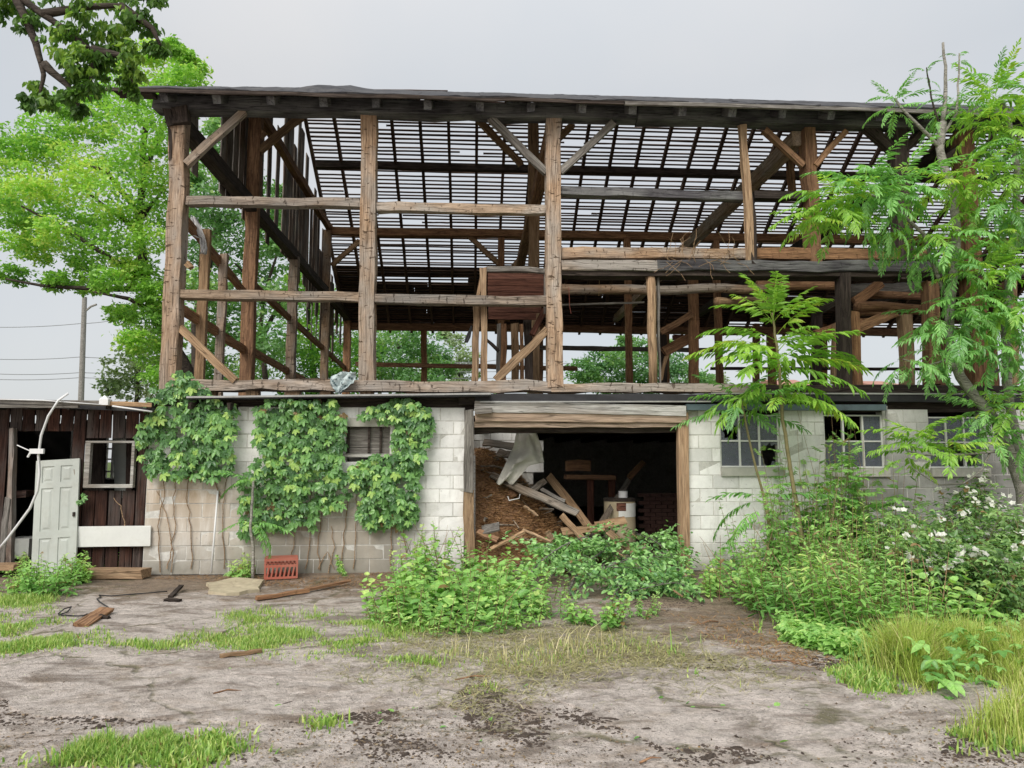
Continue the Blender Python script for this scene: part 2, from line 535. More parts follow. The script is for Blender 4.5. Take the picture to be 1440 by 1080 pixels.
fb('eave_stub', 252, 149, 254, 172, 22, W_DARK, YF - .1, .1)
fb('peg_block', 262, 370, 268, 376, 8, W_TAN, YF - .1, .08)

# ---- interior bents
for (X, z, mt) in ((XL, 6.83, W_DARK), (1.26, 6.86, W_BROWN), (5.30, 6.87, W_HEWN), (8.05, 6.87, W_DARK), (13.5, 6.87, W_DARK)):
    timber('tie_beam', (X, 0.35, z), (X, 15.9, z), 0.24, 0.2, mt, barn, 0.014, depth_dir=(1, 0, 0))
timber('collar_beam', (XL + .02, 4.0, 8.95), (XL + .02, 12.2, 8.95), 0.2, 0.16, W_BROWN, barn, depth_dir=(1, 0, 0))
for Y, ztop in ((4.1, 9.0), (7.7, 6.8), (11.85, 8.8)):
    timber('end_post', (XL, Y, 2.6), (XL, Y, ztop), 0.26 if Y < 5 else 0.22, 0.2, W_BROWN if Y < 5 else W_POST, barn)
timber('end_post', (XL, 15.9, 2.6), (XL, 15.9, 6.7), 0.25, 0.25, W_BROWN, barn)
timber('stud', (XL + .02, 1.5, 2.6), (XL + .02, 1.5, 5.52), 0.15, 0.11, W_TAN, barn, depth_dir=(0, 1, 0))
timber('stud', (XL + .02, 2.43, 2.6), (XL + .02, 2.43, 5.36), 0.14, 0.11, W_POST, barn)
for (z0, z1, y0, y1) in ((5.50, 5.0, 0.4, 4.0), (5.3, 4.98, 4.2, 15.8), (4.02, 3.85, 0.4, 4.0), (3.9, 3.75, 4.2, 15.8)):
    timber('end_rail', (XL - .06, y0, z0), (XL - .06, y1, z1), 0.14, 0.1, W_BROWN, barn, depth_dir=(1, 0, 0))
# purlin posts, purlins and their braces
timber('purlin_post', (1.28, 4.15, 2.6), (1.28, 4.15, 9.0), 0.22, 0.2, W_TAN, barn)
timber('purlin', (XL, 4.1, 9.05), (XR, 4.1, 9.05), 0.2, 0.2, W_BROWN, barn)
timber('purlin', (XL, 11.95, 8.83), (XR, 11.95, 8.80), 0.24, 0.22, W_BROWN, barn, 0.02)
timber('purlin', (XL, 9.95, 10.18), (XR, 9.95, 10.15), 0.2, 0.2, W_DARK, barn)
timber('back_plate', (XL, 16.0, 6.52), (XR, 16.0, 6.48), 0.24, 0.24, W_BROWN, barn, 0.03)
for X in (1.05, 5.1, 8.0):
    timber('purlin_post', (X - .15, 11.95, 2.6), (X - .15, 11.95, 8.7), 0.2, 0.2, W_BROWN, barn)
fb('brace', 673, 168, 734, 230, 9, W_TAN, 4.1, .1)
fb('brace', 806, 174, 752, 226, 8, W_TAN, 4.1, .1)
fb('brace', 658, 330, 706, 375, 6.5, W_TAN, 11.9, .1)
fb('brace', 722, 374, 742, 352, 6.5, W_TAN, 11.9, .1)
fb('brace', 466, 373, 506, 338, 6.5, W_TAN, 11.9, .1)
fb('brace', 364, 211, 424, 161, 9.5, W_TAN, 4.0, .12)
fb('brace', 364, 192, 370, 184, 9, W_TAN, 4.0, .1)
fb('stud', 1112, 218, 1116, 275, 8, W_BROWN, 1.2, .12)
# back wall
for px in (596, 760, 938, 1065, 1160, 1330):
    fb('back_post', px, 455, px, 560, 8, W_BROWN, 15.9, .2)
fb('back_rail', 500, 512, 812, 518, 6, W_BROWN, 15.8, .12)
fb('back_rail', 700, 488, 1010, 492, 6, W_GREY, 15.75, .12)
fb('back_rail', 1000, 518, 1330, 519, 4, W_DARK, 15.8, .1)

# ---- loft floor pieces, bin and logs seen between the posts
bin_ = MB()
fb('bin_board', 684, 378, 770, 380, 7, W_GREY, YF + .3, .06)
for k in range(4):
    fb('bin_board', 686, 388 + 9 * k, 769, 389 + 9 * k, 8.6, W_RED, 1.4, .04, 0.003)
for k in range(3):
    fb('bin_board', 687, 424 + 10 * k, 768 - 7 * k, 425 + 10 * k, 9.6, W_RED, 1.7 + k * .35, .04, 0.003)
fb('bin_post', 680, 376, 681, 540, 8.5, W_TAN, YF + .22, .1)
fb('bin_post', 670, 420, 668, 540, 9, W_TAN, YF + .28, .08)
fb('bin_post', 668, 432, 679, 380, 3.5, W_TAN, YF + .3, .08)
fb('bin_post', 767, 376, 768, 440, 4, W_GREY, YF + .3, .08)
for (a, b, w, mt) in ((702, 701, 5.5, W_GREY), (709, 708, 8, W_BROWN), (724, 725, 10, W_TAN), (733.5, 734, 4.5, W_BROWN)):
    fb('loft_stud', a, 455, b, 540, w, mt, 3.0 + R.random(), .12)
fb('brace', 683, 476, 701, 494, 3.5, W_DARK, 3.2, .08)
fb('brace', 748, 470, 768, 432, 8, W_RED, 2.0, .1)
fb('bin_post', 742, 430, 744, 540, 11, W_DARK, 2.6, .15)
log('loft_log', P(790, 408, 1.6), P(1076, 406, 1.6), 0.088, W_POST, barn, label='long peeled round log under the doubled girt')
log('loft_log', P(1064, 402, 1.7), P(1192, 402, 1.9), 0.085, W_BROWN, barn)
log('loft_log', P(1008, 423, 1.5), P(1085, 423, 3.0), 0.075, W_TAN, barn)
log('loft_log', P(1203, 431, 1.0), P(1312, 434, 1.0), 0.095, W_BROWN, barn)
log('loft_log', P(1225, 415, 2.2), P(1312, 417, 2.2), 0.075, W_BROWN, barn)
log('loft_log', P(1195, 408, 3.0), P(1312, 403, 3.0), 0.13, W_GREY, barn)
log('loft_log', P(1200, 440, 2.4), P(1250, 441, 2.4), 0.06, W_BROWN, barn)
fb('brace', 1200, 464, 1262, 438, 13, W_BROWN, .7, .12)
fb('brace', 1205, 452, 1236, 452, 9, W_BROWN, 1.5, .12)
fb('brace', 1150, 438, 1188, 416, 11, W_DARK, 1.0, .12)
fb('brace', 1204, 424, 1240, 398, 14, W_BROWN, 1.9, .12)
fb('brace', 1150, 470, 1188, 456, 13, W_BROWN, 2.4, .12)
fb('loft_stud', 1182, 455, 1180, 540, 14, W_TAN, 2.2, .15)
fb('loft_stud', 1152, 430, 1150, 540, 12, W_DARK, 3.2, .15)
fb('loft_stud', 976, 390, 978, 540, 12, W_BROWN, 4.1, .18)
fb('loft_stud', 934, 470, 934, 540, 9.5, W_DARK, 4.6, .15)
fb('brace', 930, 467, 973, 441, 8.5, W_BROWN, 4.0, .1)
fb('brace', 934, 494, 984, 468, 15, W_BROWN, 4.4, .12)
fb('brace', 947, 474, 966, 474, 7, W_RED, 5.0, .1)
fb('brace', 930, 535, 937, 500, 4, W_TAN, 4.0, .08)
for (a, b, c, d_) in ((1345, 515, 1412, 500), (1350, 534, 1420, 518)):
    fb('stair_rail', a, b, c, d_, 4.5, W_GREY, 9.0, .08)
fb('pole_rail', 790, 428.5, 906, 425, 2.6, W_GREY, 1.0, .03, 0.002)

# ---- roof: rafters, laths, boards, covering
RX = [-4.62 + 0.785 * i for i in range(32)]
for X in RX:
    timber('rafter', (X, 8.0, roof_back(8.0) - .03), (X, 16.35, roof_back(16.35) - .03), 0.13, 0.085, W_LATH, barn, 0.006, depth_dir=(1, 0, 0))
    timber('rafter', (X, -0.22, roof_front(-0.22) - .105), (X, 8.0, roof_front(8.0) - .105), 0.13, 0.12, W_PLATE, barn, 0.006, depth_dir=(1, 0, 0))
k, Y = 0, 8.05
while Y < 16.3:
    breaks = [XL - .1] + sorted(RX[i] for i in R.sample(range(5, 26), 2)) + [XR]
    for a, b in zip(breaks, breaks[1:]):
        e0, e1 = R.gauss(0, .012), R.gauss(0, .012)
        z = roof_back(Y) + 0.062
        if R.random() < 0.24 and Y < 13.6:   # a broken lath
            cut = R.uniform(a + 1, b - 1)
            spans = [(a, cut - R.uniform(.2, .5)), (cut + R.uniform(.05, .4), b)]
        else:
            spans = [(a, b)]
        for (s, e) in spans:
            timber('lath', (s, Y + e0, z - .6 * e0), (e - .01, Y + e1, z - .6 * e1), 0.022, 0.048 * R.uniform(.85, 1.25), W_LATH, barn, 0.005, depth_dir=(0, 1, -.6), n=8)
    Y += 0.117 * R.uniform(.8, 1.2)
Y = 13.78
while Y < 16.35:                             # shingle boards that still lie on the lower slope
    breaks = [XL - .2] + sorted(R.uniform(XL + 1, XR - 1) for _ in range(5)) + [XR]
    for a, b in zip(breaks, breaks[1:]):
        if R.random() < .05: continue
        z = roof_back(Y) + .115
        timber('roof_board', (a, Y, z), (b - .015, Y + R.gauss(0, .015), z), 0.02, 0.232 * R.uniform(.9, 1.06), W_DARK, barn, 0.004, depth_dir=(0, 1, -.6), n=5)
    Y += 0.2
# front slope: deck boards and curling tar covering
for i in range(40):
    Y = -0.24 + i * 0.203
    timber('deck_board', (XL - .5 + R.random() * .2, Y, roof_front(Y) + .0), (XR, Y, roof_front(Y) + .0), 0.02, 0.185, W_DARK, barn, 0.004, depth_dir=(0, 1, .526), n=6)
for i in range(24):                          # covering: overlapping sheets with lifted edges
    a = XL - .55 + i * 1.04
    nx, ny = 10, 26
    V, F = [], []
    for iy in range(ny + 1):
        for ix in range(nx + 1):
            x = a + 1.12 * ix / nx; y = -0.31 + 8.34 * iy / ny
            z = roof_front(y) + .03 + .006 * (i % 2) + .012 * math.sin(x * 5.1 + y * 3) * math.sin(x * 2.3) + abs(R.gauss(0, .006))
            if iy == 0: z -= .012
            if i in (0, 1, 2, 3) and iy < 12: z += (.0 if iy == 0 else .16) * max(0, math.sin(x * 2.6 + 1.0)) * math.exp(-((x + 2.9) / .8) ** 2)
            V.append((x, y, z))
    for iy in range(ny):
        for ix in range(nx):
            q = iy * (nx + 1) + ix
            F.append((q, q + 1, q + nx + 2, q + nx + 1))
    me = bpy.data.meshes.new('roof_sheet'); me.from_pydata(V, [], F); me.update()
    o = obj('roof_sheet', me, M_TAR, barn)
    sm = o.modifiers.new('thick', 'SOLIDIFY'); sm.thickness = 0.028; sm.offset = 1
timber('eave_board', (XL - .85, -0.325, 7.045), (2.3, -0.325, 7.05), 0.05, 0.03, W_DARK, barn, 0.01)
timber('eave_board', (2.3, -0.325, 7.04), (XR, -0.325, 7.05), 0.06, 0.03, W_GREY, barn, 0.012)
timber('eave_board', (XL - .75, -0.2, 7.06), (XL - .2, -0.2, 7.05), 0.06, 0.2, W_DARK, barn)

# ---- gable boards on the near end, many gone
for i in range(44):
    Y = 0.75 + i * 0.345
    top = min(roof_front(Y), roof_back(Y)) - 0.05
    bot = 6.72 + R.uniform(-.25, .2)
    if 1.7 < Y < 2.7 or R.random() > (0.9 if Y < 5.5 else 0.8 if Y < 8 else 0.95): continue
    if Y > 8.0: bot -= R.choice([0, 0.3, 0.8, 1.5])
    if R.random() < .2: top -= R.uniform(.4, 1.2)
    if top - bot < .3: continue
    t = R.gauss(0, .03)
    timber('gable_board', (XL - .2, Y, bot), (XL - .2 + R.gauss(0, .02), Y + t, top), 0.33 * R.uniform(.82, 1.02), 0.025, W_BOARD, barn, 0.006, depth_dir=(1, 0, 0), n=4)
for i in range(7):                            # strips still hanging below
    Y = 8.4 + R.random() * 3.4
    z = 6.7; L_ = R.uniform(.8, 1.9)
    timber('gable_board', (XL - .23, Y, z - L_), (XL - .22, Y + R.gauss(0, .1), z + .2), 0.07, 0.02, W_GREY, barn, 0.01, depth_dir=(1, 0, 0), n=4)

# ---- loft floor over the byre (open over the straw heap)
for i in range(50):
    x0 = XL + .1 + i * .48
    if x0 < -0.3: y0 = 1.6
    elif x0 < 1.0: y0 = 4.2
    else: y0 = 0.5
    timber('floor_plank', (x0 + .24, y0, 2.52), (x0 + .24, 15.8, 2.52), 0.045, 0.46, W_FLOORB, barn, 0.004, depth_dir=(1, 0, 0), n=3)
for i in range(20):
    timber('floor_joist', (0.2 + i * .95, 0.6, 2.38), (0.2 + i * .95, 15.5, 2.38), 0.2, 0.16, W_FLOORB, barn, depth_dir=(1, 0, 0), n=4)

# ================================================================== BLOCK WALLS
def mat_block():
    m, N, L, out = new_mat('painted_block')
    vec, rnd = obj_vec(N, L)
    geo = N.new('ShaderNodeNewGeometry')
    a = n_noise(N, L, vec, 7, 6, 0.7)
    pit = n_noise(N, L, vec, 55, 3, 0.7)
    col = n_mix(N, L, n_ramp(N, L, a, [(0.35, 0.0), (0.6, 1.0)]), (0.76, 0.755, 0.73), (0.85, 0.845, 0.82))
    hs = N.new('ShaderNodeHueSaturation'); mr = N.new('ShaderNodeMapRange')
    mr.inputs['To Min'].default_value = .86; mr.inputs['To Max'].default_value = 1.08
    L.new(rnd, mr.inputs['Value']); L.new(mr.outputs[0], hs.inputs['Value']); L.new(col, hs.inputs['Color'])
    col = hs.outputs['Color']
    sep = N.new('ShaderNodeSeparateXYZ'); L.new(geo.outputs['Position'], sep.inputs[0])
    big = n_noise(N, L, geo.outputs['Position'], 1.1, 6, 0.65)
    big2 = n_noise(N, L, n_map(N, L, geo.outputs['Position'], (3.2, 1, .7)), 1.6, 6, 0.7, .5)

    def band(axis, lo0, lo1, hi0, hi1):
        u = N.new('ShaderNodeMapRange'); u.inputs[1].default_value = lo0; u.inputs[2].default_value = lo1; L.new(sep.outputs[axis], u.inputs[0])
        v = N.new('ShaderNodeMapRange'); v.inputs[1].default_value = hi1; v.inputs[2].default_value = hi0; L.new(sep.outputs[axis], v.inputs[0])
        return n_math(N, L, 'MULTIPLY', u.outputs[0], v.outputs[0])
    # bare grey block where the paint has weathered away: the middle of the creeper wall and the far end
    wear = n_math(N, L, 'ADD', n_math(N, L, 'MULTIPLY', band(0, -4.0, -2.6, -1.1, -.55), band(2, -1, -.5, .7, 1.15)), n_math(N, L, 'MULTIPLY', band(0, 5.0, 6.0, 21, 22), band(2, -1, -.5, 1.5, 2.5)))
    wear = n_math(N, L, 'MULTIPLY', wear, n_ramp(N, L, big, [(0.25, .55), (0.6, 1.0)]))
    col = n_mix(N, L, wear, col, n_mix(N, L, a, (0.16, 0.16, 0.145), (0.34, 0.335, 0.31)))
    # rust coloured weather stain below the left creeper
    rust = n_math(N, L, 'MULTIPLY', n_math(N, L, 'MULTIPLY', band(0, -5.2, -4.6, -3.9, -3.0), band(2, .3, .9, 1.15, 1.6)), n_ramp(N, L, big2, [(0.3, .2), (0.62, 1.0)]))
    col = n_mix(N, L, n_math(N, L, 'MULTIPLY', rust, 0.95), col, (0.36, 0.215, 0.085))
    # runs of dirt, and splash dirt near the soil
    col = n_mix(N, L, n_ramp(N, L, big2, [(0.54, 0.0), (0.74, .5)]), col, (0.30, 0.275, 0.235))
    beige = n_math(N, L, 'MULTIPLY', n_math(N, L, 'MULTIPLY', band(0, -7, -6, -1.5, -.4), band(2, -2, -1.5, .9, 1.4)), n_ramp(N, L, big2, [(0.25, .25), (0.6, .85)]))
    col = n_mix(N, L, beige, col, (0.47, 0.415, 0.345))
    low = n_math(N, L, 'MULTIPLY', band(2, -2, -1.5, .05, .55), n_ramp(N, L, big, [(0.3, .3), (0.6, .9)]))
    col = n_mix(N, L, low, col, (0.22, 0.21, 0.175))
    chip = n_noise(N, L, vec, 16, 5, 0.75)
    col = n_mix(N, L, n_ramp(N, L, chip, [(0.63, 0.0), (0.68, .55)]), col, (0.25, 0.235, 0.21))
    h = n_math(N, L, 'ADD', pit, n_math(N, L, 'MULTIPLY', a, 1.2))
    principled(N, L, out, col, 0.8, n_bump(N, L, h, .55, .006), .2)
    return m


M_BLOCK = mat_block()
M_MORTAR = mat_plain('mortar', (0.64, 0.63, 0.59), 0.95, 0.3, 20, (0.34, 0.32, 0.28), 0.6, 0.5)
BLK = {}


def block_mesh(w, h, var):
    key = (round(w, 2), round(h, 2), var)
    if key in BLK: return BLK[key]
    r = random.Random(hash(key) & 0xffff)
    b = 0.006
    V = [(-w / 2, 0.02, -h / 2), (w / 2, 0.02, -h / 2), (w / 2, 0.02, h / 2), (-w / 2, 0.02, h / 2)]
    V += [(-w / 2 + b, r.gauss(0, .002), -h / 2 + b), (w / 2 - b, r.gauss(0, .002), -h / 2 + b), (w / 2 - b, r.gauss(0, .002), h / 2 - b), (-w / 2 + b, r.gauss(0, .002), h / 2 - b)]
    if var in (1, 3):
        k = 4 + r.randrange(4); v = V[k]; V[k] = (v[0] * (1 - r.uniform(.02, .06)), .012, v[2] * (1 - r.uniform(.05, .14)))
    F = [(4, 5, 6, 7), (0, 1, 5, 4), (1, 2, 6, 5), (2, 3, 7, 6), (3, 0, 4, 7)]
    me = bpy.data.meshes.new('concrete_block'); me.from_pydata(V, [], F); me.update(); me.materials.append(M_BLOCK)
    BLK[key] = me
    return me


def block_wall(x0, x1, courses, holes, lim=1e9):
    mort, rest = MB(), MB()
    jobs = []
    for c in range(courses):
        z0, z1 = c * .2, c * .2 + .2
        segs = [(x0, x1)]
        for (a, b, lo, hi) in holes:
            if lo < z1 - .06 and hi > z0 + .06:
                new = []
                for (s, e) in segs:
                    if b <= s or a >= e: new.append((s, e)); continue
                    if a > s: new.append((s, a))
                    if b < e: new.append((b, e))
                segs = new
        for (s, e) in segs:
            mort.box((s, .007, z0), (e, .19, z1))
            g = x0 - .4 + (.2 if c % 2 else 0)
            while g < e:
                a, b = max(g, s), min(g + .4, e)
                if b - a > .04: jobs.append((a, b, z0))
                g += .4
    w = mort.build('block_wall', M_MORTAR, barn)
    for (a, b, z0) in jobs:
        W, H = b - a - .005, .195
        ctr = Vector(((a + b) / 2, R.gauss(0, .0025), z0 + .1))
        if a > lim:
            M = Matrix.Translation(ctr)
            me = block_mesh(W, H, 0)
            rest.add([M @ v.co for v in me.vertices], [tuple(p.vertices) for p in me.polygons])
        else:
            obj('concrete_block', block_mesh(W, H, R.randrange(5)), None, w, Matrix.Translation(ctr) @ Matrix.Rotation(R.gauss(0, .004), 4, 'Y'))
    if rest.v: rest.build('concrete_block', M_BLOCK, w, kind='stuff')
    return w


XA = P(205, 700, 0).x; XB = P(653, 700, 0).x; XC = P(966, 700, 0).x
wins = []
for (a, b, t, bt) in ((1012, 1098, 583, 657), (1158, 1245, 583, 658), (1305, 1386, 586, 658)):
    p, q = P(a, t, 0), P(b, bt, 0)
    wins.append((p.x, q.x, q.z, p.z))
vent = (P(486, 630, 0).x, P(548, 630, 0).x, P(500, 638, 0).z, P(500, 600, 0).z)
block_wall(XA, XB, 12, [vent])
block_wall(XC, XR, 12, [(a, b, lo - .10, hi + .5) for (a, b, lo, hi) in wins], lim=8.15)
# the far end walls and back wall of the byre, dark inside
bw = MB()
bw.box((XA - .02, .2, 0), (XA + .18, 15.9, 2.49)); bw.box((XR - .2, .2, 0), (XR, 15.9, 2.49)); bw.box((XA, 15.7, 0), (XR, 15.9, 2.49))
bw.build('byre_wall', M_MORTAR, barn)

def mat_glass():
    m, N, L, out = new_mat('dirty_glass')
    vec, rnd = obj_vec(N, L)
    a = n_noise(N, L, vec, 5, 5, .7)
    p = principled(N, L, None, n_mix(N, L, a, (0.07, 0.08, 0.105), (0.17, 0.19, 0.225)), n_ramp(N, L, a, [(.3, .08), (.7, .4)]), None, .6)
    t = N.new('ShaderNodeBsdfTransparent')
    mx = N.new('ShaderNodeMixShader'); mx.inputs[0].default_value = .3
    L.new(p.outputs[0], mx.inputs[1]); L.new(t.outputs[0], mx.inputs[2]); L.new(mx.outputs[0], out.inputs['Surface'])
    return m


M_GLASS = mat_glass()


def pane(x0, x1, z0, z1, Y, parent, hole=None):
    m = MB()
    if hole is None:
        m.box((x0, Y, z0), (x1, Y + .005, z1))
    else:
        hx, hz, hr = hole
        n = 28
        hx, hz = x0 + (x1 - x0) * hx, z0 + (z1 - z0) * hz
        out_, in_ = [], []
        for k in range(n):
            a = 2 * math.pi * k / n
            dx, dz = math.cos(a), math.sin(a)
            t = min(((x1 - hx) / dx if dx > 1e-6 else (x0 - hx) / dx if dx < -1e-6 else 9), ((z1 - hz) / dz if dz > 1e-6 else (z0 - hz) / dz if dz < -1e-6 else 9))
            out_.append((hx + dx * t, hz + dz * t))
            r = min(hr * (.65 + .6 * R.random()), t * .97)
            in_.append((hx + dx * r, hz + dz * r))
        for y in (Y, Y + .005):
            m.add([(a, y, b) for a, b in out_] + [(a, y, b) for a, b in in_], [(k, (k + 1) % n, n + (k + 1) % n, n + k) for k in range(n)])
    return m.build('pane', M_GLASS, parent)


def window(x0, x1, z0, z1, holes, cols=3, rows=2, missing=()):
    Y = .05
    fr = MB()
    t = .022
    fr.box((x0, Y - .02, z0), (x1, Y + .03, z0 + t)); fr.box((x0, Y - .02, z1 - t), (x1, Y + .03, z1))
    fr.box((x0, Y - .018, z0 + t), (x0 + t, Y + .028, z1 - t)); fr.box((x1 - t, Y - .018, z0 + t), (x1, Y + .028, z1 - t))
    w = fr.build('window', M_WHITE, barn)
    gw = (x1 - x0) / cols; gh = (z1 - z0) / rows
    for c in range(1, cols):
        MBb = MB(); MBb.box((x0 + gw * c - .014, Y - .024, z0 + t), (x0 + gw * c + .014, Y + .02, z1 - t)); MBb.build('muntin', M_WHITE, w)
    for r in range(1, rows):
        MBb = MB(); MBb.box((x0 + t, Y - .018, z0 + gh * r - .011), (x1 - t, Y + .017, z0 + gh * r + .011)); MBb.build('muntin', M_WHITE, w)
    for c in range(cols):
        for r in range(rows):
            if (c, r) in missing: continue
            pane(x0 + gw * c + .012, x0 + gw * (c + 1) - .012, z0 + gh * r + .01, z0 + gh * (r + 1) - .01, Y, w, holes.get((c, r)))
    s = MB(); s.box((x0 - .01, -.05, z0 - .13), (x1 + .05, .19, z0 - .004)); s.build('sill', M_SILL, w)
    # reveal lining
    s = MB(); s.box((x0 - .03, .02, z0), (x0 - .002, .2, z1)); s.box((x1 + .002, .02, z0), (x1 + .03, .2, z1)); s.build('reveal', M_BLACK, w)
    return w


window(*wins[0], {(0, 1): (.62, .3, .12), (2, 0): (.55, .5, .17)})
window(*wins[1], {}, missing=((0, 1), (1, 1)))
window(*wins[2], {(2, 0): (.4, .5, .16)}, missing=((1, 0),))
# small boarded opening among the creeper
vx0, vx1, vz0, vz1 = vent
v = MB(); v.box((vx0 - .06, -.05, vz1), (vx1 + .12, .1, vz1 + .13))
vo = v.build('vent_opening', M_SILL, barn)
v = MB(); v.box((vx0, .04, vz0), (vx1, .07, vz1)); v.build('vent_board', W_GREY, vo)
for x in (vx0 + .02, (vx0 + vx1) / 2, vx1 - .15):
    v = MB(); v.box((x, .0, vz0), (x + .03, .05, vz1 - .002)); v.build('vent_bar', W_DARK, vo)
v = MB(); v.box((vx0 - .03, -.03, vz0 - .05), (vx1 + .05, .06, vz0 - .001)); v.build('vent_sill', M_WHITEW, vo)

# ---- door frame of the cart bay
fb('door_post', 660, 577, 659, 693, 13, W_GREY, -.12, .2)
fb('door_post', 659, 690, 662, 790, 14, W_TAN, -.12, .2, .02)
fb('door_jamb', 961, 580, 964, 800, 14.5, W_JAMB, -.08, .14, .004)
fb('door_header', 668, 571, 965, 577.5, 15, M_WHITEW, -.16, .1, .006)
fb('door_header', 668, 586, 965, 588, 13.5, W_PINK, -.14, .12, .005)
fb('door_header', 664, 597, 952, 597, 7, W_PINK, -.1, .14, .01)
fb('door_header', 666, 605, 950, 604, 8, W_DARK, .02, .2, .01)
fb('header_cap', 668, 578.5, 692, 577, 7.5, W_GREY, -.24, .07, .004)
# dark strip of roofing felt along the top of the byre wall, with its metal edge
r = MB()
for (a, b, za, zb, yf, drop) in ((P(262, 559, -.3).x, P(690, 553, -.3).x, P(262, 558.5, -.3).z, P(690, 554, -.3).z, -.3, 0),):
    r.add([(a, yf, za), (b, yf, zb), (b, .42, zb + .03), (a, .42, za + .03), (a, yf, za - .03), (b, yf, zb - .03), (b, .42, zb - .01), (a, .42, za - .01)],
          [(0, 1, 2, 3), (4, 7, 6, 5), (0, 4, 5, 1), (1, 5, 6, 2), (2, 6, 7, 3), (3, 7, 4, 0)])
r.build('roof_strip', M_BLACK, barn)
fb('metal_edge', 262, 558.5, 690, 553.5, 2.6, M_METAL, -.315, .012, .001)
fb('dark_strip', 205, 570, 668, 568, 18, W_DARK, .03, .12, .004)  # dark board stands in for the shade under the roof strip
fb('dark_strip', 645, 563, 668, 563, 12, W_DARK, -.1, .3, .004)
fb('dark_strip', 668, 559, 1440, 560, 11, M_BLACK, -.12, .3, .008)
fb('metal_edge', 675, 565, 1000, 564.5, 2, M_METAL, -.2, .012, .001)
fb('metal_edge', 1000, 553, 1440, 554, 2, M_METAL, -.14, .012, .001)
fb('dark_strip', 966, 572, 1440, 572, 15, W_DARK, .02, .14, .004)
fb('drip_edge', 966, 572.5, 1246, 573, 8.5, M_TEAL, -.14, .1, .003)
fb('drip_edge', 1247, 571, 1247, 655, 2, M_METAL, -.1, .02, .001)

# ================================================================== GROUND
def fbm(x, y, seed, oct_=5, base=1.0, gain=.5):
    r = np.random.default_rng(seed)
    out = np.zeros_like(x); a, f = 1.0, base
    for _ in range(oct_):
        for _k in range(4):
            t = r.uniform(0, 2 * math.pi); ph = r.uniform(0, 6.28)
            out += a * .25 * np.sin((x * math.cos(t) + y * math.sin(t)) * f * r.uniform(.7, 1.3) + ph)
        a *= gain; f *= 2.07
    return out


def ground_z(x, y):
    x = np.asarray(x, float); y = np.asarray(y, float)
    near = np.clip((y + 12) / 3, 0, 1) * np.clip((0.4 - y) / .5, 0, 1) * np.clip((9 - np.abs(x)) / 2, 0, 1)
    return near * (.022 * fbm(x, y, 3, 3, 1.1) + .010 * fbm(x, y, 5, 4, 5.0, .6))


